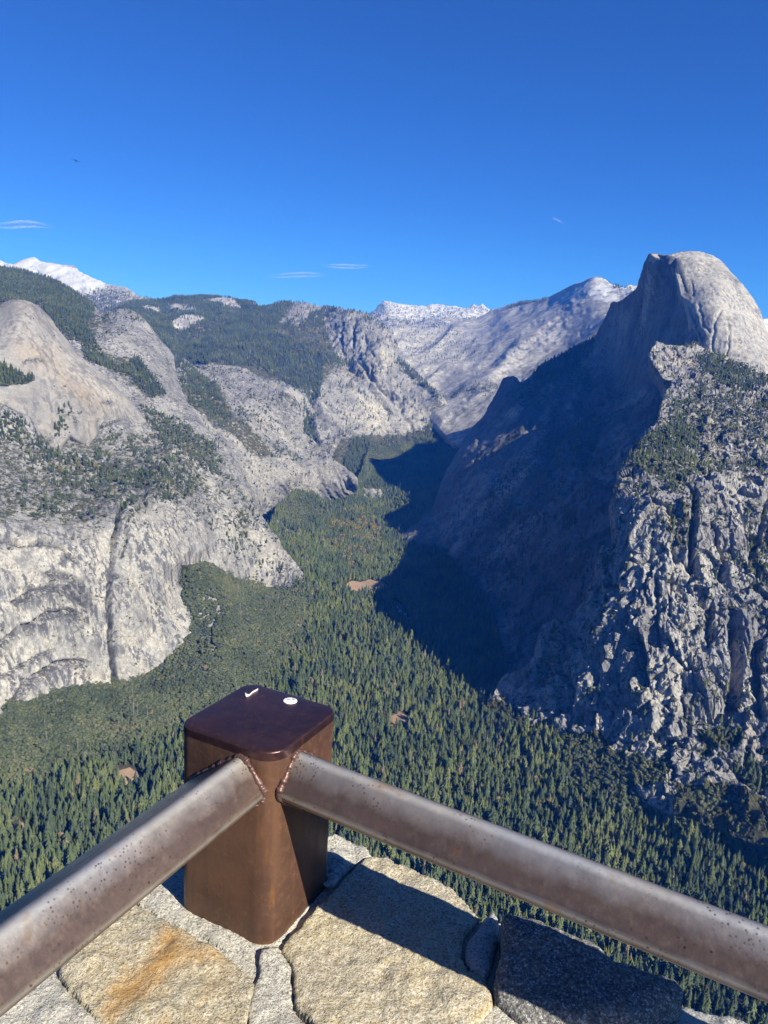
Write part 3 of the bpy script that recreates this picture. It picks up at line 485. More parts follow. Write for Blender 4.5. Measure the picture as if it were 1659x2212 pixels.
landform('near_granite_ridge', [(1418, 737), (1440, 745), (1470, 748), (1500, 742), (1520, 752), (1545, 768), (1560, 768), (1580, 770), (1600, 778), (1625, 792), (1659, 812), (1760, 850), (1900, 1000), (1900, 1900), (1660, 1830), (1450, 1760), (1300, 1680), (1160, 1650), (1090, 1580), (1040, 1520),
    (1062, 1506), (1075, 1480), (1088, 1462), (1110, 1450), (1135, 1440), (1150, 1420), (1160, 1395), (1166, 1370), (1172, 1350), (1190, 1342), (1201, 1334), (1215, 1350), (1235, 1340), (1250, 1310), (1265, 1290), (1280, 1262), (1290, 1240), (1294, 1225), (1290, 1200), (1294, 1182), (1305, 1178), (1322, 1188), (1334, 1180), (1333, 1160), (1328, 1134), (1324, 1110), (1323, 1086), (1325, 1070), (1328, 1057),
    (1333, 1040), (1338, 1025), (1350, 1000), (1364, 982), (1380, 962), (1390, 944), (1402, 932), (1414, 915), (1422, 900), (1430, 876), (1436, 858), (1442, 843), (1452, 832), (1450, 822), (1436, 820), (1424, 806), (1414, 794), (1405, 778), (1404, 766), (1408, 755), (1414, 746)],
    [(1418, 737, 3330), (1500, 742, 3520), (1560, 768, 3510), (1625, 792, 3480), (1700, 830, 3420), (1760, 850, 3420), (1900, 1000, 2700), (1404, 770, 3260), (1424, 806, 3130), (1452, 828, 3060), (1442, 845, 2960), (1430, 876, 2800), (1407, 928, 2520), (1380, 962, 2380), (1350, 1000, 2260), (1328, 1057, 2170), (1323, 1086, 2140), (1330, 1150, 2090), (1334, 1180, 2075), (1294, 1200, 2090), (1280, 1262, 2050), (1250, 1310, 2040), (1201, 1334, 2070), (1160, 1395, 2010), (1088, 1462, 2030), (1062, 1506, 1990),
     (1480, 800, 3180), (1560, 840, 3080), (1650, 860, 3060), (1480, 880, 2830), (1560, 900, 2780), (1650, 920, 2720), (1450, 950, 2490), (1540, 970, 2480), (1650, 990, 2420), (1400, 1000, 2250), (1500, 1020, 2260), (1600, 1020, 2290), (1659, 1012, 2330), (1760, 1000, 2400), (1360, 1060, 2130), (1450, 1060, 2120), (1550, 1060, 2150), (1659, 1060, 2190),
     (1380, 1150, 2030), (1480, 1150, 2030), (1600, 1150, 2070), (1700, 1150, 2110), (1380, 1250, 1950), (1480, 1250, 1950), (1600, 1250, 1970), (1700, 1250, 2000), (1330, 1300, 1950), (1300, 1380, 1910), (1250, 1430, 1920), (1260, 1500, 1860), (1360, 1350, 1880), (1400, 1420, 1820), (1480, 1380, 1840), (1560, 1380, 1850), (1620, 1460, 1840), (1620, 1380, 1870), (1700, 1380, 1890), (1440, 1500, 1760), (1520, 1500, 1750), (1560, 1560, 1760), (1620, 1530, 1760), (1700, 1500, 1790), (1350, 1500, 1800), (1300, 1560, 1770), (1400, 1600, 1700), (1480, 1600, 1680), (1600, 1600, 1700), (1659, 1640, 1680),
     (1116, 1526, 1950), (1163, 1591, 1810), (1240, 1590, 1780), (1314, 1602, 1740), (1386, 1645, 1660), (1447, 1661, 1640), (1500, 1700, 1590), (1551, 1697, 1600), (1659, 1744, 1560), (1150, 1500, 1950), (1200, 1450, 1960), (1180, 1540, 1880), (1900, 1400, 1950), (1900, 1800, 1550)],
    M_BROKEN, 'rugged sunlit granite ridge with fluted cliffs and a brushy crest, close on the right', gullies=[([(1498, 1070), (1497, 1120), (1493, 1180), (1491, 1230)], 34, 11), ([(1372, 1380), (1384, 1410), (1388, 1450), (1394, 1485)], 44, 17), ([(1350, 1330), (1360, 1400)], 24, 12), ([(1582, 1350), (1590, 1420), (1584, 1480), (1580, 1535)], 50, 18), ([(1532, 1310), (1528, 1380)], 26, 12), ([(1640, 1400), (1630, 1470), (1640, 1540)], 40, 16), ([(1616, 1600), (1611, 1650), (1606, 1690)], 30, 10), ([(1555, 1640), (1580, 1660), (1600, 1685)], 22, 8), ([(1310, 1200), (1318, 1280), (1306, 1350)], 24, 9), ([(1420, 1250), (1418, 1330), (1422, 1390)], 16, 7), ([(1450, 1240), (1446, 1330)], 14, 6), ([(1655, 1080), (1640, 1150), (1625, 1200), (1650, 1260)], 20, 9), ([(1215, 1450), (1240, 1490), (1235, 1540)], 22, 10)],
    noise=[('fbm', 14, 160, 160, 420), ('ridge', 15, 58, 58, 900, -.1), ('plate', 9, 36, 36, 260, -.08), ('plate', 3.6, 14, 14, 90, -.12), ('ridge', 6, 24, 24, 520, -.12, [(1280, 1120), (1800, 1120), (1800, 1600), (1300, 1560), (1200, 1400)]), ('fine', 1.6, 7, 7, 12), ('crack', 14, 80, 80, 420, -.2, [(1280, 1120), (1800, 1120), (1800, 1700), (1300, 1700), (1150, 1450)])],
    veg=[(.45, [(1480, 745), (1760, 850), (1760, 1010), (1560, 1020), (1470, 1060), (1330, 1000), (1440, 860), (1500, 830)], 14), (.5, [(1400, 930), (1450, 900), (1510, 960), (1500, 1050), (1460, 1060), (1345, 1020), (1370, 970)], 20), (.32, [(1320, 1040), (1700, 1000), (1700, 1160), (1460, 1180), (1340, 1060)], 14), (.5, [(1420, 1100), (1500, 1090), (1495, 1200), (1450, 1190)], 10), (.2, None), (.42, [(1590, 1080), (1700, 1100), (1700, 1300), (1620, 1260)], 14),
         (.42, [(1190, 1330), (1240, 1380), (1260, 1460), (1180, 1560), (1120, 1510), (1160, 1420)], 14), (.35, [(1200, 1540), (1300, 1560), (1280, 1600), (1180, 1600)], 10), (.7, [(1500, 1570), (1600, 1580), (1600, 1620), (1520, 1630)], 10), (.78, [(1040, 1508), (1116, 1526), (1163, 1591), (1235, 1597), (1292, 1575), (1335, 1632), (1386, 1645), (1447, 1661), (1440, 1700), (1300, 1700), (1060, 1640)], 3), (.7, [(1468, 1700), (1560, 1697), (1600, 1712), (1700, 1750), (1700, 1860), (1450, 1780)], 4)],
    pale=[(.75, [(1380, 1440), (1460, 1400), (1480, 1470), (1440, 1540), (1380, 1520)], 14), (.4, [(1400, 1180), (1560, 1180), (1540, 1460), (1420, 1480)], 20), (.5, [(1330, 1560), (1440, 1560), (1450, 1650), (1340, 1640)], 12), (.6, [(1405, 740), (1440, 745), (1470, 790), (1440, 815), (1408, 780)], 6)],
    tan=[(.35, [(1440, 745), (1500, 780), (1480, 800), (1430, 770)], 8)],
    trees=[(.85, [(1500, 770), (1560, 775), (1640, 810), (1659, 830), (1610, 850), (1560, 835), (1510, 800)], 6), (.4, [(1440, 860), (1500, 840), (1760, 880), (1760, 950), (1560, 920), (1450, 900)], 10), (.75, [(1345, 1010), (1400, 940), (1470, 900), (1510, 960), (1500, 1050), (1460, 1080), (1400, 1030)], 8), (.22, [(1420, 860), (1760, 880), (1760, 1020), (1560, 1060), (1460, 1180), (1400, 1000)], 12), (.7, [(1290, 1175), (1320, 1185), (1335, 1215), (1300, 1240)], 5), (.4, [(1160, 1340), (1210, 1335), (1215, 1380), (1170, 1390)], 5), (.6, [(1510, 1560), (1610, 1570), (1600, 1630), (1520, 1620)], 6), (.35, [(1600, 1080), (1760, 1080), (1760, 1300), (1620, 1280)], 10), (.10, None)],
    density=.010, tree_h=(14, 26), shrub_d=.012, back=14, drop=None, fold=44, rough_edge=4, warp=5, smooth=False, step=.8, forest_label='pines and brush on the crest and ledges of the near ridge')

landform('valley_floor', [(-110, 1180), (380, 1180), (470, 1190), (575, 1160), (600, 1094), (640, 1066), (690, 1072), (730, 1072), (758, 1062), (778, 1030), (792, 985), (800, 957), (828, 966), (850, 974), (880, 968), (908, 970), (930, 982), (950, 984), (938, 962), (912, 940), (902, 926), (915, 912), (935, 902), (975, 902), (1000, 893), (1030, 905), (1030, 960), (1000, 1060), (940, 1130), (860, 1180), (960, 1190), (1060, 1330), (1100, 1480), (1250, 1520), (1660, 1640), (1900, 1720), (1900, 2500), (-110, 2500)],
    [(-100, 1600, 1800), (0, 1560, 1850), (45, 1530, 1905), (90, 1510, 1960), (180, 1490, 2020), (240, 1490, 2060), (330, 1460, 2110), (400, 1395, 2220), (430, 1360, 2290), (398, 1300, 2350), (398, 1240, 2470), (430, 1214, 2560), (475, 1240, 2600), (520, 1264, 2690), (585, 1278, 2740), (620, 1262, 2760), (660, 1245, 2760), (0, 1420, 2300), (120, 1380, 2400), (240, 1360, 2450), (340, 1330, 2500), (380, 1190, 2900), (470, 1190, 2900), (575, 1200, 3050),
     (500, 1350, -880), (450, 1450, -905), (620, 1400, -925), (300, 1550, -915), (150, 1600, -925), (0, 1680, -935), (560, 1550, -950), (720, 1350, -950), (780, 1270, -952), (860, 1300, -956), (820, 1290, -956), (900, 1400, -960), (700, 1500, -962), (850, 1550, -966), (1000, 1500, -965), (300, 1750, -972), (0, 1850, -978), (600, 1750, -978), (900, 1750, -975), (1060, 1600, -962), (1116, 1526, -950), (1163, 1591, 1815), (1240, 1600, 1765), (1314, 1602, 1745), (1386, 1645, 1660), (1447, 1661, 1640), (1500, 1700, 1590), (1551, 1697, 1600), (1659, 1744, 1555), (1400, 1800, -955), (1200, 1750, -965), (1600, 1900, -955), (1300, 2000, -972), (1659, 2100, -965), (800, 2200, -985), (0, 2212, -985), (1659, 2400, -980), (0, 2450, -985), (1900, 2000, -950), (1900, 1800, -930),
     (700, 1180, -948), (760, 1130, -940), (680, 1110, -925), (620, 1120, -905), (600, 1150, -905), (720, 1070, -900), (760, 1050, 4450), (640, 1060, 4050), (800, 1060, -915), (850, 1150, -946), (780, 1030, 4700), (850, 1000, 5200), (900, 1000, 5350), (940, 985, 5700), (940, 950, 6100), (980, 940, 6200), (1000, 900, 6700), (930, 1080, 4350), (1010, 1000, 5200), (760, 940, 5800), (550, 1050, 3650), (1060, 1400, -958)],
    M_FLOOR, 'deep glacial valley floor', noise=[('fbm', 9, 150, 150, 150), ('fine', 2.5, 22, 22, 22)],
    veg=[(1, None)],
    pale=[(.6, [(425, 1280), (470, 1265), (480, 1310), (470, 1400), (450, 1480), (420, 1470), (430, 1380)], 10), (.45, [(460, 1270), (510, 1300), (515, 1380), (480, 1400)], 14), (.25, [(-110, 1560), (330, 1470), (420, 1400), (560, 1450), (640, 1600), (-110, 1640)], 30), (.34, [(600, 1330), (760, 1340), (720, 1560), (560, 1500)], 30),
          (.62, [(1222, 1680), (1245, 1672), (1258, 1700), (1240, 1718)], 5), (.72, [(1430, 1690), (1462, 1668), (1460, 1702), (1445, 1720), (1455, 1775), (1430, 1790), (1425, 1760)], 5), (.6, [(1540, 1700), (1600, 1705), (1590, 1730), (1560, 1720)], 5), (.5, [(560, 1085), (600, 1115), (645, 1160), (640, 1166), (600, 1140), (570, 1110)], 3), (.45, [(1170, 1735), (1215, 1748), (1210, 1762), (1175, 1750)], 6)],
    tan=[(1, [(722, 1268), (745, 1264), (757, 1257), (776, 1259), (800, 1253), (830, 1259), (846, 1272), (822, 1277), (806, 1283), (788, 1279), (770, 1287), (752, 1279)], 3), (.62, [(250, 1665), (280, 1655), (310, 1668), (305, 1690), (262, 1700)], 5), (.62, [(15, 1780), (50, 1772), (60, 1795), (30, 1802)], 5), (.7, [(110, 1800), (150, 1790), (160, 1810), (120, 1820)], 6), (.5, [(835, 1550), (858, 1535), (885, 1548), (870, 1580), (840, 1572)], 6), (.95, [(940, 958), (960, 948), (968, 952), (955, 965), (942, 964)], 3),
         (.7, [(800, 1795), (870, 1800), (880, 1840), (820, 1830)], 8), (.42, [(745, 1100), (800, 1105), (815, 1140), (790, 1160), (750, 1150)], 12), (.4, [(700, 1120), (740, 1130), (750, 1180), (715, 1190)], 12), (.35, [(1080, 1640), (1150, 1680), (1230, 1740), (1200, 1752), (1100, 1700)], 10), (.5, [(940, 1530), (965, 1520), (975, 1535), (950, 1545)], 5)],
    trees=[(1.15, None), (-.6, [(425, 1280), (470, 1265), (480, 1310), (470, 1400), (450, 1480), (420, 1470), (430, 1380)], 14), (-.93, [(722, 1268), (745, 1266), (757, 1257), (776, 1261), (800, 1253), (830, 1259), (846, 1274), (822, 1280), (806, 1288), (788, 1284), (770, 1293), (752, 1283)], 5), (-.8, [(245, 1660), (280, 1650), (315, 1665), (310, 1695), (262, 1705)], 5), (-.8, [(10, 1775), (50, 1768), (65, 1800), (30, 1806)], 5), (-.7, [(835, 1545), (858, 1530), (890, 1545), (875, 1582), (835, 1575)], 5),
           (-.85, [(1222, 1680), (1245, 1672), (1258, 1700), (1240, 1718)], 5), (-.85, [(1430, 1690), (1462, 1668), (1460, 1702), (1445, 1720), (1455, 1775), (1430, 1790), (1425, 1760)], 5), (-.9, [(940, 956), (962, 946), (970, 952), (955, 967), (940, 966)], 3), (-.95, [(845, 1290), (868, 1300), (892, 1345), (884, 1352), (860, 1330), (845, 1308)], 4), (-.6, [(560, 1085), (600, 1115), (645, 1160), (640, 1166), (600, 1140), (570, 1110)], 3)],
    density=.0120, tree_h=(24, 46), back=10, fold=4, forest_label='dense conifer forest filling the valley floor')
# ------------------------------------------------------------------ trees
def foliage_mat(name, stops, dead=False):
    m = NT(name)
    t = m.attr('tint', 'INSTANCER')
    r = m.n.new('ShaderNodeValToRGB'); m._in(r, 0, t)
    e = r.color_ramp.elements; e[0].position = stops[0][0]; e[0].color = (*stops[0][1], 1); e[1].position = stops[-1][0]; e[1].color = (*stops[-1][1], 1)
    for p_, c in stops[1:-1]:
        x = e.new(p_); x.color = (*c, 1)
    nz = m.noise(m.co, scale=7, detail=2)
    col = m.mix(m.ramp(nz, .3, .7), r.outputs[0], (.018, .030, .014), 'MIX'); col = m.mix(.72, col, r.outputs[0])
    m.set('Base Color', col); m.set('Roughness', .75); m.set('Specular IOR Level', .15)
    return m.m
M_NEEDLE = foliage_mat('needles', [(0, (.045, .062, .034)), (.35, (.070, .096, .042)), (.65, (.105, .130, .050)), (.9, (.145, .160, .062)), (.93, (.16, .13, .065)), (1, (.20, .15, .10))])
M_OAK = foliage_mat('oak_leaves', [(0, (.058, .074, .040)), (.5, (.098, .116, .060)), (.9, (.145, .155, .080)), (1, (.19, .155, .085))])
M_YELLOW = foliage_mat('autumn_leaves', [(0, (.26, .15, .05)), (.5, (.27, .21, .065)), (1, (.18, .115, .055))])
mb = NT('bark'); mb.set('Base Color', (.10, .072, .052, 1)); mb.set('Roughness', .95); M_BARK = mb.m
mb = NT('dead_wood'); mb.set('Base Color', (.26, .235, .215, 1)); mb.set('Roughness', .95); M_DEAD = mb.m

def trunk(V, Fs, M, h, r, mi, z0=0, z1=None, n=5):
    b = len(V)
    for z, rr in ((z0 - .03, r), (z1 or h, r * .15)):
        for k in range(n): V.append((rr * math.cos(k * 2 * math.pi / n), rr * math.sin(k * 2 * math.pi / n), z))
    for k in range(n):
        Fs.append((b + k, b + (k + 1) % n, b + n + (k + 1) % n, b + n + k)); M.append(mi)

def conifer(seed, tiers=11, wid=.16, base=.12, m=7, col=True):
    """unit-height conifer: bare lower trunk, drooping ragged whorls, uneven outline"""
    r = random.Random(seed); V = []; Fs = []; M = []
    trunk(V, Fs, M, 1, .013, 1, 0, .97)
    lean = (r.uniform(-.015, .015), r.uniform(-.015, .015))
    for i in range(tiers):
        t = i / (tiers - 1); z = base + (1 - base) * (t ** .93) * .93
        rad = wid * ((1 - t) ** .78 if not col else (1 - t ** 2.2) ** .9) * r.uniform(.72, 1.15) + .012
        if i == 0: rad *= .75
        top = z + (1 - base) / tiers * r.uniform(1.5, 2.0)
        ox, oy = lean[0] * z + r.uniform(-.012, .012), lean[1] * z + r.uniform(-.012, .012)
        a0 = r.uniform(0, 6.28); b = len(V); V.append((ox * .5, oy * .5, min(top, 1.0)))
        for k in range(2 * m):
            a = a0 + k * math.pi / m + r.uniform(-.14, .14); q = rad * (r.uniform(.85, 1.22) if k % 2 == 0 else r.uniform(.55, .78))
            V.append((ox + q * math.cos(a), oy + q * math.sin(a), z - (.022 if k % 2 == 0 else -.012) + r.uniform(-.012, .012)))
        for k in range(2 * m): Fs.append((b, b + 1 + k, b + 1 + (k + 1) % (2 * m))); M.append(0)
    return V, Fs, M

def broad(seed, clumps=9, leaf=34, squash=.85, trunk_on=True, hgt=1.0):
    r = random.Random(seed); V = []; Fs = []; M = []
    if trunk_on: trunk(V, Fs, M, .5, .035, 1, 0, .6)
    for c in range(clumps):
        a = r.uniform(0, 6.28); d = .30 * math.sqrt(r.random()); cz = r.uniform(.38, .78) * hgt - d * .3
        cx, cy, rad = d * math.cos(a), d * math.sin(a), r.uniform(.15, .25)
        for k in range(leaf):
            u = r.uniform(-.5, 1); th = r.uniform(0, 6.28); s = math.sqrt(max(0, 1 - u * u))
            n = Vector((s * math.cos(th), s * math.sin(th), u * squash)); p = Vector((cx, cy, cz)) + n * rad * r.uniform(.8, 1.05)
            t1 = n.orthogonal().normalized(); t2 = n.cross(t1).normalized(); ang = r.uniform(0, 6.28); sz = r.uniform(.05, .095)
            d1 = (t1 * math.cos(ang) + t2 * math.sin(ang)); d2 = n.cross(d1).normalized(); b = len(V)
            V += [tuple(p + d1 * sz), tuple(p - d1 * sz * .6 + d2 * sz), tuple(p - d1 * sz * .6 - d2 * sz + n * sz * .5)]
            Fs.append((b, b + 1, b + 2)); M.append(0)
        b = len(V)      # dense inner body of the clump
        ico = [(0, 0, 1), (.89, 0, .45), (.28, .85, .45), (-.72, .53, .45), (-.72, -.53, .45), (.28, -.85, .45), (.72, .53, -.45), (-.28, .85, -.45), (-.89, 0, -.45), (-.28, -.85, -.45), (.72, -.53, -.45), (0, 0, -1)]
        for q in ico: V.append((cx + q[0] * rad * .86, cy + q[1] * rad * .86, cz + q[2] * rad * .8))
        for f in [(0,1,2),(0,2,3),(0,3,4),(0,4,5),(0,5,1),(1,6,2),(2,7,3),(3,8,4),(4,9,5),(5,10,1),(2,6,7),(3,7,8),(4,8,9),(5,9,10),(1,10,6),(11,7,6),(11,8,7),(11,9,8),(11,10,9),(11,6,10)]:
            Fs.append(tuple(b + q for q in f)); M.append(0)
    return V, Fs, M

def snag(seed):
    r = random.Random(seed); V = []; Fs = []; M = []
    trunk(V, Fs, M, 1, .016, 0, 0, 1)
    for k in range(16):
        z = r.uniform(.3, .95); a = r.uniform(0, 6.28); L = .12 * (1.1 - z) + .03; b = len(V)
        V += [(0, 0, z), (0, 0, z - .015), (L * math.cos(a), L * math.sin(a), z - .02)]; Fs.append((b, b + 1, b + 2)); M.append(0)
    return V, Fs, M

KINDS = {
    'conifer': [mesh_only('conifer', *[c for c in conifer(s, tiers=t, wid=w, base=b_, m=6)][:2], [M_NEEDLE, M_BARK], conifer(s, tiers=t, wid=w, base=b_, m=6)[2]) for s, t, w, b_ in
                ((1, 12, .115, .10), (2, 11, .15, .14), (3, 13, .105, .08), (4, 10, .17, .20), (5, 12, .135, .05), (6, 9, .15, .26))],
    'oak': [mesh_only('broadleaf', *broad(s)[:2], [M_OAK, M_BARK], broad(s)[2]) for s in (11, 12, 13)],
    'shrub': [mesh_only('shrub', *broad(s, clumps=3, leaf=12, trunk_on=False, hgt=.5)[:2], [M_OAK], [0] * len(broad(s, clumps=3, leaf=12, trunk_on=False, hgt=.5)[1])) for s in (21, 22)],
    'autumn': [mesh_only('autumn_tree', *broad(s, clumps=8, leaf=30)[:2], [M_YELLOW, M_BARK], broad(s, clumps=8, leaf=30)[2]) for s in (31, 32)],
    'snag': [mesh_only('snag', *snag(s)[:2], [M_DEAD], snag(s)[2]) for s in (41,)],
}
near_conifers = [mesh_only('conifer_tree', *conifer(s, tiers=16, wid=w, base=b_, m=8)[:2], [M_NEEDLE, M_BARK], conifer(s, tiers=16, wid=w, base=b_, m=8)[2]) for s, w, b_ in ((51, .115, .08), (52, .145, .15), (53, .105, .06), (54, .155, .20))]

# source objects for the scatter live in collections that are never linked to the scene
SRC = {}
for k, ms in KINDS.items():
    c = bpy.data.collections.new('source_' + k)
    for i, me in enumerate(ms):
        ob = bpy.data.objects.new('%s_source_%d' % (k, i), me); c.objects.link(ob)
    SRC[k] = c

def scatter(name, kind, P, sx, sz, rz, var, tint, label, cat):
    me = bpy.data.meshes.new(name); me.vertices.add(len(P)); me.vertices.foreach_set('co', np.asarray(P, np.float32).ravel())
    for nm, a, ty in (('sx', sx, 'FLOAT'), ('sz', sz, 'FLOAT'), ('rz', rz, 'FLOAT'), ('var', var, 'INT'), ('tint', tint, 'FLOAT')):
        at = me.attributes.new(nm, ty, 'POINT'); at.data.foreach_set('value', np.asarray(a, np.int32 if ty == 'INT' else np.float32))
    o = bpy.data.objects.new(name, me); COL.objects.link(o); tag(o, label, cat, kind='stuff')
    g = bpy.data.node_groups.new('scatter_' + name, 'GeometryNodeTree')
    g.interface.new_socket('Geometry', in_out='INPUT', socket_type='NodeSocketGeometry'); g.interface.new_socket('Geometry', in_out='OUTPUT', socket_type='NodeSocketGeometry')
    N = g.nodes; L = g.links
    gi = N.new('NodeGroupInput'); go = N.new('NodeGroupOutput'); ip = N.new('GeometryNodeInstanceOnPoints'); ci = N.new('GeometryNodeCollectionInfo')
    ci.inputs['Collection'].default_value = SRC[kind]; ci.inputs['Separate Children'].default_value = True; ci.inputs['Reset Children'].default_value = True
    def na(nm, ty):
        n = N.new('GeometryNodeInputNamedAttribute'); n.data_type = ty; n.inputs['Name'].default_value = nm; return n.outputs['Attribute']
    sc = N.new('ShaderNodeCombineXYZ'); L.new(na('sx', 'FLOAT'), sc.inputs[0]); L.new(na('sx', 'FLOAT'), sc.inputs[1]); L.new(na('sz', 'FLOAT'), sc.inputs[2])
    ro = N.new('ShaderNodeCombineXYZ'); L.new(na('rz', 'FLOAT'), ro.inputs[2])
    L.new(gi.outputs[0], ip.inputs['Points']); L.new(ci.outputs[0], ip.inputs['Instance']); ip.inputs['Pick Instance'].default_value = True
    L.new(na('var', 'INT'), ip.inputs['Instance Index']); L.new(ro.outputs[0], ip.inputs['Rotation']); L.new(sc.outputs[0], ip.inputs['Scale'])
    L.new(ip.outputs[0], go.inputs[0])
    md = o.modifiers.new('scatter', 'NODES'); md.node_group = g
    return o

# screen areas hidden by the railing and wall, only used to choose which trees are near enough to be single objects
HID = [[(-40, 1940), (393, 1640), (393, 1560), (540, 1475), (722, 1540), (722, 1625), (1700, 1985), (1700, 2180), (720, 1740), (707, 1814), (860, 1862), (960, 1907), (1050, 1965), (1128, 1965), (1292, 2039), (1465, 2122), (1480, 2165), (1612, 2212), (1612, 2400), (-40, 2400)]]
OAKZ = [(-110, 1400), (380, 1330), (400, 1110), (580, 1190), (670, 1290), (640, 1420), (520, 1520), (330, 1600), (100, 1680), (-110, 1720)]; OAKZ2 = [(1180, 1560), (1480, 1640), (1700, 1740), (1700, 1830), (1420, 1800), (1250, 1720)]
cand = []; pools = []
for name, kind, cen, ux, uy, lam, hh, fl in TREES:
    if not fl: continue
    if name == 'valley_floor' and kind == 'conifer': lam = lam * (1 + .35 * np.maximum(feather(ux, uy, OAKZ, 60), .6 * feather(ux, uy, OAKZ2, 40)))
    n = rng.poisson(np.clip(lam, 0, 40)); n = np.where((ux > -60) & (ux < 1720) & (uy < 2260), n, 0)
    idx = np.repeat(np.arange(len(n)), n); P = cen[idx].copy(); cell = np.sqrt(np.maximum(lam[idx], 0) * 0 + 1)
    e = STEP * np.linalg.norm(P, axis=1) / FL * .6
    P[:, 0] += rng.uniform(-1, 1, len(P)) * e; P[:, 1] += rng.uniform(-1, 1, len(P)) * e
    u = ux[idx]; v = uy[idx]
    h = rng.uniform(hh[0], hh[1], len(P)) * rng.uniform(.75, 1.1, len(P))
    pools.append([name, kind, P, u, v, h, fl])
count = {}
for name, kind, P, u, v, h, fl in pools:
    M = len(P)
    if M == 0: continue
    nz = fbm(P / 90.0, 2, seed=21); tint = np.clip(.45 + .45 * nz + rng.normal(0, .17, M), 0, .9)
    tint = np.clip(tint - (.22 if name not in ('valley_floor', 'near_granite_ridge') else 0), 0, 1); dead = rng.random(M) < .03; tint[dead] = rng.uniform(.9, 1, dead.sum())
    P = P.copy(); P[:, 2] -= .5
    if kind == 'shrub':
        s = h; scatter('shrub_cover', 'shrub', P, s * rng.uniform(.9, 1.4, M), s, rng.uniform(0, 6.28, M), rng.integers(0, 2, M), np.clip(tint, 0, 1), 'low scrub on ' + {'north_wall': 'the pale north wall', 'near_granite_ridge': 'the near right ridge', 'bald_dome': 'the bald left dome', 'buttress_dome': 'the blunt dome', 'slabby_spur': 'the slabby spur', 'shaded_canyon_wall': 'the shaded canyon wall'}[name], 'scrub')
        count['shrub'] = count.get('shrub', 0) + M; continue
    kk = np.zeros(M, int)                                   # 0 conifer, 1 oak, 2 autumn, 3 snag
    if name == 'valley_floor':
        oak = np.maximum(feather(u, v, OAKZ, 60), .75 * feather(u, v, [(1180, 1560), (1480, 1640), (1700, 1740), (1700, 1830), (1420, 1800), (1250, 1720)], 40))
        oak = np.maximum(oak, .8 * feather(u, v, [(600, 1085), (680, 1080), (700, 1110), (640, 1150)], 15)); oak = np.maximum(oak, .7 * feather(u, v, [(730, 945), (890, 935), (850, 1010), (760, 1020)], 15)); oak = np.maximum(oak, .07)
        kk[rng.random(M) < np.clip(oak * 1.08, 0, .975)] = 1; h = h * (1 - .55 * np.clip(oak, 0, 1) * (kk == 0))
        au = np.maximum(.95 * feather(u, v, [(700, 1105), (780, 1100), (830, 1125), (820, 1190), (790, 1230), (740, 1235), (710, 1170)], 14), .30 * feather(u, v, [(1560, 1740), (1659, 1780), (1659, 1900), (1480, 1820)], 30)); au = np.maximum(au, .18 * feather(u, v, [(1080, 1640), (1250, 1720), (1200, 1790), (1050, 1720)], 20)); au = np.maximum(au, .22 * feather(u, v, [(740, 1780), (1000, 1850), (1100, 1960), (760, 1850)], 14)); au = np.maximum(au, .3 * feather(u, v, [(840, 1545), (880, 1540), (880, 1580), (845, 1580)], 8)); au = np.maximum(au, .35 * feather(u, v, [(930, 930), (965, 940), (960, 955), (930, 950)], 6))
        au = au * np.clip(.55 + 3.2 * fbm(P / 110.0, 3, seed=77), 0, 1.4)
        kk[(rng.random(M) < au * .42)] = 2; kk[rng.random(M) < .012] = 2 * (rng.random() < .0) + 3
        big = rng.random(M) < .10; h[big] *= 1.35; small = rng.random(M) < .25; h[small] *= .62
        hfar = np.clip((np.linalg.norm(P, axis=1) - 1500) / 3000, 0, 1)
    else:
        kk[rng.random(M) < (.45 if name in ('north_wall', 'near_granite_ridge', 'bald_dome', 'slabby_spur') else .12)] = 1; kk[rng.random(M) < .02] = 3
        if name in ('forested_upland', 'buttress_dome', 'snowy_mountain'): kk[(kk == 1)] = 0; kk[rng.random(M) < .05] = 3
    single = np.zeros(M, bool)
    if name == 'valley_floor':
        vis = (u > 2) & (u < 1657) & (v < 2206) & ~inside(u, v - 6, HID[0]) & ~inside(u, v + 4, HID[0])
        for K, lim in ((0, 300), (2, 40)):
            c = np.where(vis & (kk == K))[0]; sz = h[c] / np.linalg.norm(P[c], axis=1); c = c[np.argsort(-sz)][:lim]; single[c] = True
        cand = [(K, P[i], h[i], tint[i], u[i], v[i]) for K in (0, 2) for i in np.where(single & (kk == K))[0]]
    for K, kn in enumerate(('conifer', 'oak', 'autumn', 'snag')):
        m = (kk == K) & ~single; c = m.sum()
        if not c: continue
        hs = h[m]; w = rng.uniform(.85, 1.2, c)
        if K == 1 or K == 2: hs = rng.uniform(11, 21, c) * (1 if name == 'valley_floor' else .62) * (1.5 if K == 2 else 1); w = rng.uniform(.95, 1.4, c)
        labs = {'conifer': fl, 'oak': 'rounded broadleaf trees mixed into the ' + fl, 'autumn': 'yellow autumn trees dotted through the ' + fl, 'snag': 'grey dead snags standing in the ' + fl}
        scatter({'conifer': 'forest', 'oak': 'broadleaf_woods', 'autumn': 'autumn_woods', 'snag': 'dead_woods'}[kn], kn, P[m], hs * w, hs, rng.uniform(0, 6.28, c), rng.integers(0, len(KINDS[kn]), c), tint[m], labs[kn][:110], 'forest')
        count[kn] = count.get(kn, 0) + c
print('trees', count, 'single', len(cand), round(time.time() - T0, 1))

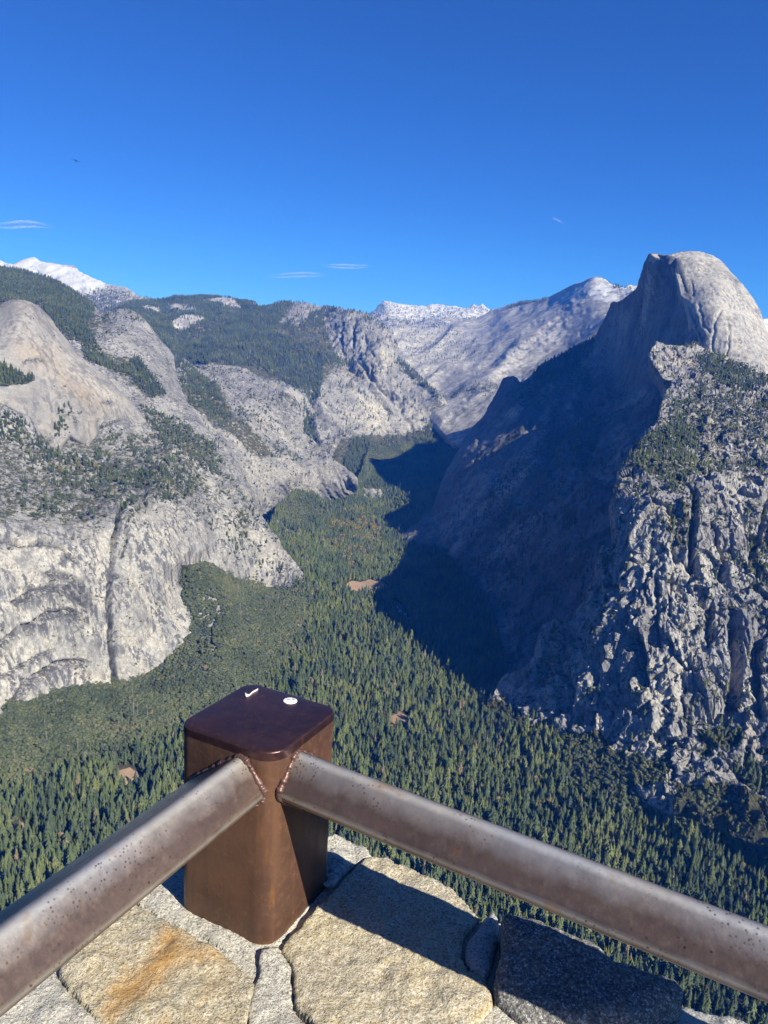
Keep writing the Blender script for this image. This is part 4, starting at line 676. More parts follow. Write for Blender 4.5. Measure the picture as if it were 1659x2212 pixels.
for n_, (K, p_, h_, t_, u_, v_) in enumerate(cand):
    me = near_conifers[n_ % 4] if K == 0 else KINDS['autumn'][n_ % 2]
    o = bpy.data.objects.new('conifer_tree' if K == 0 else 'autumn_tree', me); COL.objects.link(o)
    o.location = p_; o.rotation_euler.z = random.uniform(0, 6.28)
    s = h_ if K == 0 else h_ * .42; w = s * random.uniform(.9, 1.2) * (1 if K == 0 else 1.2); o.scale = (w, w, s); o['tint'] = float(t_)
    if K == 0: tag(o, 'tall dark green conifer among the nearest trees of the valley forest', 'tree', 'nearest conifers in the valley below the railing')
    else: tag(o, 'small yellow autumn tree among dark conifers of the valley', 'tree', 'yellow autumn trees in the valley')
# ------------------------------------------------------------------ boulders, lake, bird, clouds
def ico_sphere(sub=3):
    import bmesh
    bm = bmesh.new(); bmesh.ops.create_icosphere(bm, subdivisions=sub, radius=1); V = np.array([v.co[:] for v in bm.verts]); Fs = [tuple(v.index for v in f.verts) for f in bm.faces]; bm.free()
    return V, Fs
IV, IF = ico_sphere(3)
M_BOULDER = rock_mat('boulder_granite', (.34, .335, .325), (.46, .445, .42), (.50, .46, .38), streak=.2, streak_scale=(1/6,)*3, bumpd=.6)
BOULD = [((645, 1353), 11, 'pale angular boulder in the woods below the stained cliff, upper of a pair'), ((667, 1367), 9, 'pale angular boulder in the woods, lower right one of a pair'), ((695, 1409), 15, 'broad grey slab of rock lying in the forest above the post'), ((745, 1376), 9, 'small pale boulder at the edge of the open woods'), ((693, 1434), 10, 'pale boulder directly above the post, below the grey slab'),
         ((668, 1473), 15, 'tall grey boulder just above the right end of the post top'), ((620, 1449), 9, 'pale boulder pile left of the boulders above the post'), ((585, 1383), 8, 'small grey boulder in the brush left of the pale pair'), ((768, 1398), 9, 'pale boulder beneath the small one at the forest edge'), ((700, 1458), 7, 'little pale rock between two larger boulders above the post'), ((1290, 1776), 9, 'grey boulder in the trees above the right railing')]
from mathutils.bvhtree import BVHTree
vf = bpy.data.objects['valley_floor']; dgm = vf.data
nv = len(dgm.vertices); vv = np.empty(nv * 3, np.float32); dgm.vertices.foreach_get('co', vv); vv = vv.reshape(-1, 3)
ff = np.empty(len(dgm.polygons) * 4, np.int32); dgm.polygons.foreach_get('vertices', ff); ff = ff.reshape(-1, 4)
bvh = BVHTree.FromPolygons([tuple(map(float, v)) for v in vv], ff.tolist())
def hit(px, py):
    d = Vector(rays(px, py)).normalized(); h = bvh.ray_cast(Vector((0, 0, 0)), d); return np.array(h[0])
for k, ((px, py), r, lab) in enumerate(BOULD):
    p_ = hit(px, py + 3); W = IV * np.array([1.15, .9, .8]); n1 = fbm(W * 1.1 + k * 5, 3, seed=k); n1 = np.round(n1 * 5) / 5 * .6 + n1 * .4
    W = W * (1 + .45 * n1)[:, None] * r
    me = mesh_only('boulder', W, IF, [M_BOULDER]); o = bpy.data.objects.new('boulder', me); COL.objects.link(o); o.location = p_ + np.array([0, 0, r * .45]); o.rotation_euler.z = k * 1.3
    tag(o, lab, 'boulder', 'boulders in the valley woods')

# the little lake at the canyon mouth
LK = [(846, 1294), (856, 1296), (866, 1306), (874, 1316), (884, 1330), (890, 1342), (884, 1348), (874, 1340), (866, 1328), (858, 1316), (850, 1304)]
zl = float(np.mean([hit(a, b)[2] for a, b in LK])) + 2.0
LV = [ground(a, b, zl) for a, b in LK]; m = NT('lake_water'); m.set('Base Color', (.02, .05, .07, 1)); m.set('Roughness', .08); m.set('Normal', m.bump(m.noise(m.map((.2,)*3), detail=2), .05))
c_ = np.mean(LV, axis=0); n_ = len(LV)
o = bpy.data.objects.new('lake', mesh_only('lake', [*LV, c_, *[v - np.array([0, 0, 6.]) for v in LV]], [(i, (i + 1) % n_, n_) for i in range(n_)] + [(i, n_ + 1 + i, n_ + 1 + (i + 1) % n_, (i + 1) % n_) for i in range(n_)], [m.m])); COL.objects.link(o); tag(o, 'small blue lake at the edge of the canyon shadow', 'lake', kind='structure')

# bird: body, two raised wings, tail
mbd = NT('dark_feathers'); mbd.set('Base Color', (.02, .02, .022, 1)); mbd.set('Roughness', .8)
def bird():
    V = []; Fs = []
    sec = [(-.30, .0), (-.24, .035), (-.12, .06), (0, .065), (.14, .05), (.22, .03), (.27, .035), (.31, .025), (.35, .0)]
    for x, r_ in sec:
        for k in range(8): a = k * math.pi / 4; V.append((x, r_ * math.cos(a), r_ * .85 * math.sin(a)))
    for i in range(len(sec) - 1):
        for k in range(8): Fs.append((i * 8 + k, i * 8 + (k + 1) % 8, i * 8 + 8 + (k + 1) % 8, i * 8 + 8 + k))
    for s in (-1, 1):
        b = len(V)
        st = [(0.04, .11, .02), (.22, .13, .06), (.42, .11, .07), (.60, .085, .04), (.74, .03, .0)]
        for y, ch, z in st:
            sw = .02 if y < .3 else -.10 * (y - .3)
            V += [(sw + ch * .6, s * y, z), (sw, s * y, z + .012), (sw - ch * .9, s * y, z - .004)]
        for i in range(len(st) - 1):
            for j in (0, 1): Fs.append((b + i * 3 + j, b + i * 3 + j + 1, b + i * 3 + 4 + j, b + i * 3 + 3 + j)); Fs.append((b + i * 3 + 3 + j, b + i * 3 + 4 + j, b + i * 3 + j + 1, b + i * 3 + j))
    b = len(V); V += [(-.24, .03, 0), (-.24, -.03, 0), (-.46, -.08, .01), (-.48, 0, .012), (-.46, .08, .01)]; Fs.append((b, b + 1, b + 2, b + 3, b + 4))
    return V, Fs
V_, F_ = bird(); o = bpy.data.objects.new('bird', mesh_only('bird', V_, F_, [mbd.m], smooth=True)); COL.objects.link(o)
d_ = rays(164, 347.5); o.location = d_ * 150; o.scale = (1.35,) * 3; o.rotation_euler = (.25, .1, 1.9); tag(o, 'small dark bird with spread wings flying high in the blue sky', 'bird')

# thin high clouds: flattened closed bodies of faint vapour
def cloud(name, pxs, wid, dist, dens, label, cat):
    V = []; Fs = []; A_ = []; n = 25; seg = 16; xs = np.linspace(0, len(pxs) - 1, n)
    for i in range(n):
        a = np.interp(xs[i], range(len(pxs)), [q[0] for q in pxs]); b = np.interp(xs[i], range(len(pxs)), [q[1] for q in pxs])
        t = i / (n - 1); w = wid * max(.05, math.sin(math.pi * t)) ** .6 / FL * dist; c = rays(a, b) * dist
        for k in range(seg):
            th = 2 * math.pi * k / seg; V.append(c + U * (w * math.cos(th)) + F * (w * 2 * math.sin(th))); A_.append(math.sin(th) ** 2 * math.sin(math.pi * t))
    for i in range(n - 1):
        for k in range(seg): Fs.append((i * seg + k, i * seg + (k + 1) % seg, (i + 1) * seg + (k + 1) % seg, (i + 1) * seg + k))
    m = bpy.data.materials.new(name + '_vapour'); m.use_nodes = True; t = m.node_tree; t.nodes.clear(); out = t.nodes.new('ShaderNodeOutputMaterial')
    tr = t.nodes.new('ShaderNodeBsdfTransparent'); tl = t.nodes.new('ShaderNodeBsdfTranslucent'); df = t.nodes.new('ShaderNodeBsdfDiffuse'); m1 = t.nodes.new('ShaderNodeMixShader'); m2 = t.nodes.new('ShaderNodeMixShader'); m1.inputs[0].default_value = .5
    tl.inputs[0].default_value = df.inputs[0].default_value = (.9, .9, .9, 1)
    at = t.nodes.new('ShaderNodeAttribute'); at.attribute_name = 'core'; tc = t.nodes.new('ShaderNodeTexCoord'); mp = t.nodes.new('ShaderNodeMapping'); mp.inputs['Scale'].default_value = (1 / 700, 1 / 700, 1 / 110); nz = t.nodes.new('ShaderNodeTexNoise'); nz.inputs['Detail'].default_value = 4
    mr = t.nodes.new('ShaderNodeMapRange'); mr.inputs[1].default_value = .30; mr.inputs[2].default_value = .70; mr.inputs[3].default_value = 0; mr.inputs[4].default_value = dens; mu = t.nodes.new('ShaderNodeMath'); mu.operation = 'MULTIPLY'
    L = t.links.new; L(tc.outputs['Object'], mp.inputs[0]); L(mp.outputs[0], nz.inputs[0]); L(nz.outputs[0], mr.inputs[0]); L(mr.outputs[0], mu.inputs[0]); L(at.outputs['Fac'], mu.inputs[1])
    L(df.outputs[0], m1.inputs[1]); L(tl.outputs[0], m1.inputs[2]); L(mu.outputs[0], m2.inputs[0]); L(tr.outputs[0], m2.inputs[1]); L(m1.outputs[0], m2.inputs[2]); L(m2.outputs[0], out.inputs['Surface'])
    me = mesh_only(name, V, Fs, [m], smooth=True); a2 = me.attributes.new('core', 'FLOAT', 'POINT'); a2.data.foreach_set('value', A_)
    o = bpy.data.objects.new(name, me); COL.objects.link(o); tag(o, label, cat); return o
if CLOUDS:
    cloud('cloud', [(-20, 490), (0, 488), (20, 487), (45, 484), (70, 484), (95, 487), (120, 491)], 7, 26000, .45, 'faint white wisp of cloud low in the sky at the left edge', 'cloud')
    cloud('cloud', [(690, 572), (710, 574), (730, 575), (745, 575), (765, 576), (790, 575), (800, 576)], 4.5, 26000, .42, 'thin white streak of cloud right of the centre-left skyline, upper of two', 'cloud')
    cloud('cloud', [(570, 597), (600, 596), (630, 594), (660, 593), (690, 594), (710, 596)], 5.5, 26000, .30, 'longer, fainter streak of cloud just above the forested skyline, lower of two', 'cloud')
    cloud('contrail', [(1190, 468), (1194, 470), (1200, 473), (1208, 477), (1216, 482), (1224, 486)], 1.5, 26000, .55, 'short slanting white vapour trail in the sky left of the great dome', 'vapour trail')

# ------------------------------------------------------------------ railing (one welded thing): post, two tube rails, weld seams
def steel(name, base, dark, light, metal=.55, rough=.42, pits=.6, axis=None):
    m = NT(name); o3 = m.noise(m.map((9,)*3), detail=5, rough=.65); fi = m.noise(m.map((90, 90, 90)), detail=4, rough=.7)
    col = m.mix(m.ramp(o3, .3, .7), base, dark); col = m.mix(m.ramp(fi, .5, .75, 0, .4), col, light)
    st = m.noise(m.map((60, 60, 3.0)), detail=5, rough=.6); col = m.mix(m.ramp(st, .50, .72, 0, .22), col, light); col = m.mix(m.ramp(st, .30, .46, .25, 0), col, tuple(c_ * .55 for c_ in dark))
    dr = m.noise(m.map((28, 28, 5)), detail=6, rough=.7); col = m.mix(m.ramp(dr, .62, .70, 0, .5), col, (.26, .10, .025))
    sc = m.noise(m.map((700, 30, 160), (.3, .5, .2)), detail=2); col = m.mix(m.ramp(sc, .70, .76, 0, .35), col, (.30, .22, .17))
    v = m.voro(m.map((150,)*3), 1); zone = m.noise(m.map((16,)*3), detail=2)
    pf = m.math('MULTIPLY', m.ramp(v, .06, .30, 1, 0), m.math('MULTIPLY', m.ramp(zone, .50, .66), pits))
    col = m.mix(pf, col, (.035, .018, .012))
    m.set('Base Color', col); m.set('Metallic', metal); m.set('Roughness', m.ramp(fi, .2, .8, rough - .08, rough + .14)); m.set('Normal', m.bump(fi, .0004))
    return m
ms = steel('rusted_post', (.135, .066, .038), (.080, .040, .026), (.24, .115, .05), metal=.3, rough=.44, pits=.35)
M_POST = ms.m
mc = steel('cap_plate', (.075, .034, .030), (.042, .022, .026), (.13, .058, .045), metal=.6, rough=.30, pits=.1); M_CAP = mc.m
def rail_mat():
    m = steel('worn_rail', (.140, .094, .070), (.115, .076, .058), (.19, .135, .10), metal=.55, rough=.38, pits=.95)
    # hand-worn bare metal and a painted highlight along the upper rounded edge
    w = m.attr('wear_highlight'); n = m.noise(m.map((22,)*3), detail=4, rough=.6); n2 = m.noise(m.map((5,)*3), detail=2)
    f = m.math('MULTIPLY', m.math('SUBTRACT', m.math('ADD', w, m.math('MULTIPLY', n, .4)), .42), 1.7, True)
    prev = m.b.inputs['Base Color'].links[0].from_socket
    bare = m.mix(m.ramp(n2, .4, .6), (.53, .49, .41), (.48, .475, .45)); bare = m.mix(m.ramp(n, .56, .7, 0, .7), bare, (.42, .27, .15))
    col = m.mix(f, prev, bare)
    v = m.voro(m.map((210,)*3), 1); z = m.noise(m.map((14, 14, 14)), detail=3)
    pf = m.math('MULTIPLY', m.ramp(v, .10, .36, .85, 0), m.math('MULTIPLY', m.ramp(z, .47, .60), m.ramp(w, .02, .4)))
    m.set('Base Color', m.mix(pf, col, (.09, .035, .02)))
    return m.m
M_RAIL = rail_mat()
mw = steel('weld_metal', (.13, .07, .055), (.09, .05, .040), (.20, .12, .10), metal=.4, rough=.42, pits=.1); M_WELD = mw.m

PX, PY, YAW, ZT, ZB, HW, RC = -.1490, .9490, math.radians(63.6), -.4895, -.760, .0765, .020; RF = .009
Ax = np.array([math.cos(YAW), math.sin(YAW), 0.]); Bx = np.array([math.sin(YAW), -math.cos(YAW), 0.]); PC = np.array([PX, PY, 0.])   # Ax: away, Bx: to the right
def L2W(a, b, z): return PC + Ax * a + Bx * b + np.array([0, 0, z])
def rsq(h, r, n=8, front=0):
    o = []; r0 = r
    for q, (sx, sy) in enumerate(((1, 1), (-1, 1), (-1, -1), (1, -1))):
        r = r0 + (front if q == 1 else 0)
        for k in range(n + 1):
            t = (q + k / n) * math.pi / 2; o.append((sx * (h - r) + r * math.cos(t), sy * (h - r) + r * math.sin(t)))
    return o
railing = bpy.data.objects.new('railing', None); COL.objects.link(railing); railing.location = PC + np.array([0, 0, ZB])
tag(railing, 'rust-brown steel corner post with two welded tube rails on the stone wall', 'railing')
def child(name, V, Fs, mat, smooth=True, attrs=None, parent=railing):
    V = np.array(V) - np.array(railing.location)
    me = mesh_only(name, V, Fs, [mat], smooth=smooth)
    for k, a in (attrs or {}).items():
        at = me.attributes.new(k, 'FLOAT', 'POINT'); at.data.foreach_set('value', np.asarray(a, np.float32))
    o = bpy.data.objects.new(name, me); COL.objects.link(o); o.parent = parent
    return o
# post tube
V = []; Fs = []; hs = [ZB - .03] + [ZB + (ZT - .012 - ZB) * i / 24 for i in range(25)]
for z in hs:
    for a, b in rsq(HW, RC, front=RF): V.append(L2W(a, b, z))
n = len(rsq(HW, RC, front=RF))
for i in range(len(hs) - 1):
    for k in range(n): Fs.append((i * n + k, i * n + (k + 1) % n, (i + 1) * n + (k + 1) % n, (i + 1) * n + k))
child('post', V, Fs, M_POST)
# cap plate: rounded edge into a very slightly crowned top
V = []; Fs = []; rows = []
for j in range(7):
    t = j / 6 * math.pi / 2; rows.append((.0035 * (1 - math.cos(t)), ZT - .0035 + .0035 * math.sin(t)))
prof = [(-.0004, ZT - .0125), (-.0004, ZT - .006)] + [(-.0004 + ins, z) for ins, z in rows] + [(.014, ZT + .0004), (.035, ZT + .0012), (.06, ZT + .0015)]
for ins, z in prof:
    for a, b in rsq(HW - ins, max(RC - ins, .004), front=RF): V.append(L2W(a, b, z))
for i in range(len(prof) - 1):
    for k in range(n): Fs.append((i * n + k, i * n + (k + 1) % n, (i + 1) * n + (k + 1) % n, (i + 1) * n + k))
Fs.append(tuple((len(prof) - 1) * n + k for k in range(n)))
child('cap', V, Fs, M_CAP)
# rails: rectangular tube, rounded edges, rolled 37 degrees about its length; s is measured away from the viewer's side
def rail(direction, length, name='rail'):
    V = []; Fs = []; W = []; HL, HS, RR, TL = .0545, .0315, .0135, math.radians(37); prof = []
    for q, (sx, sy) in enumerate(((1, 1), (-1, 1), (-1, -1), (1, -1))):
        for k in range(8):
            t_ = (q + k / 7) * math.pi / 2; x = sx * (HL - RR) + RR * math.cos(t_); y = sy * (HS - RR) + RR * math.sin(t_)
            prof.append((.0035 + x * math.cos(TL) - y * math.sin(TL), -.557 + x * math.sin(TL) + y * math.cos(TL)))
    # mirrored so that the crest faces the viewer's side
    if direction == 'B': prof = [(-c_, z_) for c_, z_ in prof]
    th, slp = (math.radians(-2.25), -.013) if direction == 'B' else (math.radians(.2), 0.)
    D0 = Bx if direction == 'B' else -Ax; D = np.array([D0[0] * math.cos(th) - D0[1] * math.sin(th), D0[0] * math.sin(th) + D0[1] * math.cos(th), slp])
    crest = max(prof, key=lambda q_: q_[1]); side = -1 if direction == 'B' else 1
    low = max(prof, key=lambda q_: q_[0] * side)
    ts = [.03 + (length - .03) * i / 60 for i in range(61)]
    for t in ts:
        for s, z in prof:
            V.append((L2W(s, 0, z) if direction == 'B' else L2W(0, s, z)) + D * t)
            dc = math.hypot(s - crest[0] - side * .004, z - crest[1] + .003); dw = math.hypot(s - low[0], z - low[1]); W.append(max(0, 1 - dc / .0135) + .5 * max(0, 1 - dw / .010) + (.45 if z < low[1] - .006 else 0))
    k_ = len(prof)
    for i in range(60):
        for k in range(k_):
            Fs.append((i * k_ + k, i * k_ + (k + 1) % k_, (i + 1) * k_ + (k + 1) % k_, (i + 1) * k_ + k))
    Fs.append(tuple(60 * k_ + k for k in range(k_))); Fs.append(tuple(range(k_))[::-1])
    # weld seam where the tube meets the post
    path = []
    for s, z in prof:
        e = abs(s); rc = RC + (RF if (s < 0) == (direction == 'B') else 0); b = HW if e < HW - rc else HW - rc + math.sqrt(max(0, rc ** 2 - (e - (HW - rc)) ** 2))
        path.append((L2W(s, 0, z) if direction == 'B' else L2W(0, s, z)) + D * (b + .001))
    return V, Fs, W, path
rr = random.Random(3)
for dr, ln in (('B', 1.9), ('A', 1.6)):
    V, Fs, W, path = rail(dr, ln); ro = child('rail', V, Fs, M_RAIL, attrs={'wear_highlight': W})
    ro['label'] = 'rail running off to the right of the post' if dr == 'B' else 'rail coming towards the lower left from the post'
    # resample the path into close beads
    P = np.array(path); P = np.vstack([P, P[:1]]); seg = np.linalg.norm(np.diff(P, axis=0), axis=1); cs = np.concatenate([[0], np.cumsum(seg)]); Lt = cs[-1]; m_ = 260
    C = np.array([[np.interp(t, cs, P[:, q]) for q in range(3)] for t in np.linspace(0, Lt, m_, endpoint=False)])
    V = []; Fs = []; ctr = C.mean(0)
    for i in range(m_):
        tdir = C[(i + 1) % m_] - C[i - 1]; tdir /= np.linalg.norm(tdir); out = C[i] - ctr; out /= np.linalg.norm(out); w3 = np.cross(tdir, out); w3 /= np.linalg.norm(w3)
        r_ = .0042 * (1 + .05 * math.sin(i * .8) + .16 * math.sin(i * .19 + 1) + .12 * math.sin(i * .53) + rr.uniform(-.10, .12)); c = C[i] + np.array([rr.uniform(-1, 1) for _ in range(3)]) * .0006
        for k in range(8): a = k * math.pi / 4; V.append(c + (out * math.cos(a) + w3 * math.sin(a)) * r_)
    for i in range(m_):
        j = (i + 1) % m_
        for k in range(8): Fs.append((i * 8 + k, i * 8 + (k + 1) % 8, j * 8 + (k + 1) % 8, j * 8 + k))
    child('weld_seam', V, Fs, M_WELD)

# sticker and bird dropping on the cap
def on_top(px, py): d = rays(px, py); return d * ((ZT + .0022) / d[2])
c = on_top(627, 1513.5); m = NT('sticker_paper'); sn = m.noise(m.map((260, 260, 260)), detail=3); sm = m.attr('mark'); m.set('Base Color', m.mix(m.math('MULTIPLY', m.ramp(sn, .45, .6), sm), (.82, .82, .80), (.25, .29, .25))); m.set('Roughness', .45)
V = [c]; Mk = [0]; seg = 40
for r_, z in ((.3, .0003), (.55, .0003), (.8, .0003), (.97, .0003), (1, .0001), (1, -.0008)):
    for k in range(seg): a = 2 * math.pi * k / seg; V.append(c + np.array([.0096 * r_ * math.cos(a), .0092 * r_ * math.sin(a), z])); Mk.append(1 if (.2 < r_ < .9 and math.sin(a) > .15) else 0)
V[0] = c + np.array([0, 0, .0003])
Fs = [(0, 1 + k, 1 + (k + 1) % seg) for k in range(seg)] + [(1 + i * seg + k, 1 + (i + 1) * seg + k, 1 + (i + 1) * seg + (k + 1) % seg, 1 + i * seg + (k + 1) % seg) for i in range(5) for k in range(seg)]
me = mesh_only('sticker', V, Fs, [m.m], smooth=False); at = me.attributes.new('mark', 'FLOAT', 'POINT'); at.data.foreach_set('value', Mk); o = bpy.data.objects.new('sticker', me); COL.objects.link(o); tag(o, 'small round white sticker with a faded mark on top of the post', 'sticker')
m = NT('dried_white'); m.set('Base Color', m.mix(m.noise(m.map((300,)*3), detail=3), (.85, .82, .80), (.62, .55, .50))); m.set('Roughness', .6)
path = [(530, 1498, 1.0), (531.5, 1501, 2.6), (535, 1502.5, 3.2), (539, 1501, 3.2), (543, 1497.5, 2.6), (547, 1494, 1.8), (551, 1492.3, 1.6), (555, 1490, 1.3), (557, 1488.6, .6)]
V = []; Fs = []
for i, (a, b, w) in enumerate(path):
    p0 = on_top(a, b); w_ = w / FL * 1.1 * 1.0
    for k in range(8):
        th = k * math.pi / 4; V.append(p0 + np.array([w_ * .6 * math.cos(th), w_ * 1.5 * math.cos(th), .0012 * math.sin(th) * (1 if math.sin(th) > 0 else 1.4)]))
for i in range(len(path) - 1):
    for k in range(8): Fs.append((i * 8 + k, i * 8 + 8 + k, i * 8 + 8 + (k + 1) % 8, i * 8 + (k + 1) % 8))
o = bpy.data.objects.new('bird_dropping', mesh_only('bird_dropping', V, Fs, [m.m], smooth=True)); COL.objects.link(o); tag(o, 'curved white bird dropping near the far corner of the post top', 'bird dropping')

# ------------------------------------------------------------------ stone wall
def stone_mat(name, c1, c2, c3, rust=0.0, dark=1.0, grain=1.0):
    m = NT(name); big = m.noise(m.map((9,)*3), detail=4, rough=.6); gr = m.noise(m.map((300,)*3), detail=4, rough=.7); gr2 = m.noise(m.map((110, 110, 110)), detail=4, rough=.7)
    col = m.mix(m.ramp(big, .35, .65), c1, c2)
    col = m.mix(m.ramp(gr2, .42, .62, .0, .8), col, c3)
    bi = m.noise(m.map((330,)*3), detail=3, rough=.6); col = m.mix(m.ramp(bi, .60, .68, 0, .8), col, (.07, .065, .06))
    col = m.mix(m.ramp(gr, .53, .64, 0, .75 * grain), col, (.68, .66, .58)); col = m.mix(m.ramp(gr, .36, .47, .85 * grain, 0), col, tuple(c_ * .33 for c_ in c1))
    r = m.attr('rust'); rn = m.noise(m.map((22,)*3), detail=5, rough=.65)
    col = m.mix(m.math('MULTIPLY', m.math('SUBTRACT', m.math('ADD', r, rn), .75), 1.6, True), col, m.mix(gr, (.30, .135, .03), (.46, .28, .09)))
    m.set('Base Color', col); m.set('Roughness', .9); m.set('Specular IOR Level', .2)
    m.set('Normal', m.bump(gr, .0022, prev=m.bump(gr2, .005)))
    return m.m
M_ST = {'tan': stone_mat('lichened_granite', (.47, .385, .22), (.40, .355, .25), (.53, .46, .32)), 'pale': stone_mat('pale_mortar', (.50, .46, .365), (.43, .41, .34), (.58, .545, .46)),
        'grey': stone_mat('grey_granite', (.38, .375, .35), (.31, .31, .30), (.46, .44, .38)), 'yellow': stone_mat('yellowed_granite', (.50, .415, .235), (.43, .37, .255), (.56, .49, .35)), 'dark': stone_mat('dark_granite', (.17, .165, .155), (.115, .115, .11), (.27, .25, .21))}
WZ = -.757
wall = bpy.data.objects.new('stone_wall', None); COL.objects.link(wall); wall.location = (.1, .8, WZ - .5); tag(wall, 'low wall of mortared granite blocks under the railing', 'wall')
def stone(poly_px, mat, z=0., seed=0, rough=.004, edge=.0045, rust=None, name='capstone', deep=.20, tilt=(0, 0), gap=.0015, jag=.004, coarse=1.0):
    P2 = np.array([ground(a, b, WZ + z)[:2] for a, b in poly_px])
    q = []
    for i in range(len(P2)):       # irregular broken edge
        a, b = P2[i], P2[(i + 1) % len(P2)]; L_ = np.hypot(*(b - a)); k_ = max(1, int(L_ / .006)); nr = np.array([-(b - a)[1], (b - a)[0]]) / (L_ + 1e-9)
        for k in range(k_):
            w = a + (b - a) * k / k_; j = fbm(np.array([[w[0] / .03, w[1] / .03, seed * 1.7]]), 3)[0] * jag; q.append(w + nr * j)
    P2 = np.array(q); cen = P2.mean(0)
    st = .0042; fold = .035
    x0, y0 = P2.min(0) - fold; x1, y1 = P2.max(0) + fold; nx = int((x1 - x0) / st) + 1; ny = int((y1 - y0) / st) + 1
    X, Y = np.meshgrid(x0 + np.arange(nx) * st, y0 + np.arange(ny) * st); X = X.ravel(); Y = Y.ravel()
    ins = inside(X, Y, P2); d, bx, by = nearest(X, Y, P2); use = ins | (d <= fold)
    dl = np.where(ins, 0, d); bx = np.where(ins, X, bx); by = np.where(ins, Y, by); ein = np.where(ins, d, 0)
    t = np.clip(1 - ein / edge, 0, 1)
    W3 = np.stack([bx, by, np.full_like(bx, seed * 3.1)], 1)
    Z = WZ + z + tilt[0] * (bx - cen[0]) + tilt[1] * (by - cen[1]) + rough * (.9 * fbm(W3 / .11, 3, seed=seed) + .9 * fbm(W3 / .03, 4, seed=seed + 3)) + .0018 * fbm(W3 / .008, 2, seed=seed + 7) - edge * .7 * (1 - np.sqrt(np.clip(1 - t * t, 0, 1)))
    dn = np.clip(dl / fold, 0, 1); Z = Z - deep * dn
    ctr = np.array([cen[0], cen[1]]); inx = (bx - cen[0]); iny = (by - cen[1]); nrm = np.hypot(inx, iny) + 1e-9
    shr = dn * .012 + gap; shr = dn * .003 + gap * .5; bx = bx - inx / nrm * shr * np.where(ins, 0, 1); by = by - iny / nrm * shr * np.where(ins, 0, 1)
    idx = np.full(len(X), -1); idx[use] = np.arange(use.sum()); I = idx.reshape(ny, nx)
    a = I[:-1, :-1].ravel(); b = I[:-1, 1:].ravel(); c = I[1:, 1:].ravel(); e = I[1:, :-1].ravel(); ok = (a >= 0) & (b >= 0) & (c >= 0) & (e >= 0); Fq = np.stack([a, b, c, e], 1)[ok]
    V = np.stack([bx, by, Z], 1)[use]
    rs = np.zeros(len(V))
    if rust:
        uu, vv_ = project(V)
        for val, pl, wd in rust: rs = np.maximum(rs, val * feather(uu, vv_, pl, wd))
    o = raw_mesh(name, V - np.array(wall.location), Fq, [M_ST[mat]], {'rust': rs}, parent=wall); return o
def lab(o, t): o['label'] = t
lab(stone([(292, 1950), (346, 1985), (396, 2010), (446, 2035), (504, 2068), (547, 2106), (551, 2125), (541, 2165), (533, 2212), (525, 2500), (240, 2500), (216, 2212), (180, 2168), (144, 2133), (120, 2098), (140, 2045), (215, 1975), (250, 1940)], 'tan', z=.004, seed=1, rough=.006,
      rust=[(.75, [(396, 2010), (470, 2050), (500, 2075), (440, 2090), (380, 2100), (300, 2170), (230, 2230), (200, 2180), (240, 2120), (320, 2060), (350, 1995)], 40), (.28, [(250, 1950), (560, 2100), (500, 2300), (200, 2300)], 40)]), 'ochre-stained capstone at the lower left')
stone([(120, 2098), (144, 2133), (180, 2168), (216, 2212), (240, 2500), (-500, 2500), (-500, 2300), (-200, 2170), (0, 2050), (90, 1990), (210, 1925), (250, 1938), (215, 1975), (140, 2045)], 'pale', z=-.003, seed=2, rough=.006)
stone([(556, 2066), (560, 2046), (580, 2042), (606, 2041), (618, 2062), (628, 2084), (632, 2130), (635, 2170), (650, 2192), (668, 2212), (690, 2500), (530, 2500), (534, 2212), (538, 2170), (552, 2109)], 'pale', z=.002, seed=3, rough=.004)
lab(stone([(608, 2040), (640, 2003), (675, 1963), (704, 1935), (725, 1916), (750, 1890), (770, 1872), (784, 1860), (800, 1853), (820, 1851), (837, 1850), (848, 1856), (855, 1864), (876, 1868), (898, 1878), (920, 1889), (956, 1907), (984, 1925), (1010, 1947), (1030, 1966), (1040, 1976), (1028, 1997), (1004, 2023), (996, 2045), (999, 2066), (1013, 2091), (1046, 2106), (1053, 2127), (1064, 2145), (1064, 2170), (1035, 2199), (1020, 2216), (1010, 2500), (700, 2500), (668, 2212), (650, 2192), (635, 2170), (630, 2084)], 'yellow', z=.003, seed=4, rough=.007,
      rust=[(.25, [(640, 2000), (760, 2040), (1060, 2120), (1060, 2180), (900, 2140), (700, 2080)], 30), (.42, [(1045, 2120), (1068, 2150), (1064, 2180), (1020, 2215), (1010, 2200), (1050, 2170)], 8)]), 'largest capstone, crossed by the shadow of the rail')
stone([(1046, 1972), (1058, 1962), (1071, 1960), (1079, 1975), (1080, 2000), (1079, 2025), (1068, 2065), (1056, 2094), (1046, 2103), (1020, 2090), (1004, 2066), (1005, 2030), (1028, 2000)], 'grey', z=.010, seed=5, rough=.003, edge=.02, jag=.002)
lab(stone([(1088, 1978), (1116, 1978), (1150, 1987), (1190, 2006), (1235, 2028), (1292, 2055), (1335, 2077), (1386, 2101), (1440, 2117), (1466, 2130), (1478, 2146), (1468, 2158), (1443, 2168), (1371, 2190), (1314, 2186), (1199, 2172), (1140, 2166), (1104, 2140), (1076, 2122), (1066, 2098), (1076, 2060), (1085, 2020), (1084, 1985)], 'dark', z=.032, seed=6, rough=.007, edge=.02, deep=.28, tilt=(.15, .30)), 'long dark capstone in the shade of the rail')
stone([(1068, 2130), (1080, 2128), (1104, 2148), (1132, 2168), (1145, 2212), (1160, 2500), (1016, 2500), (1022, 2216), (1040, 2199), (1067, 2172)], 'pale', z=-.004, seed=7, rough=.005)
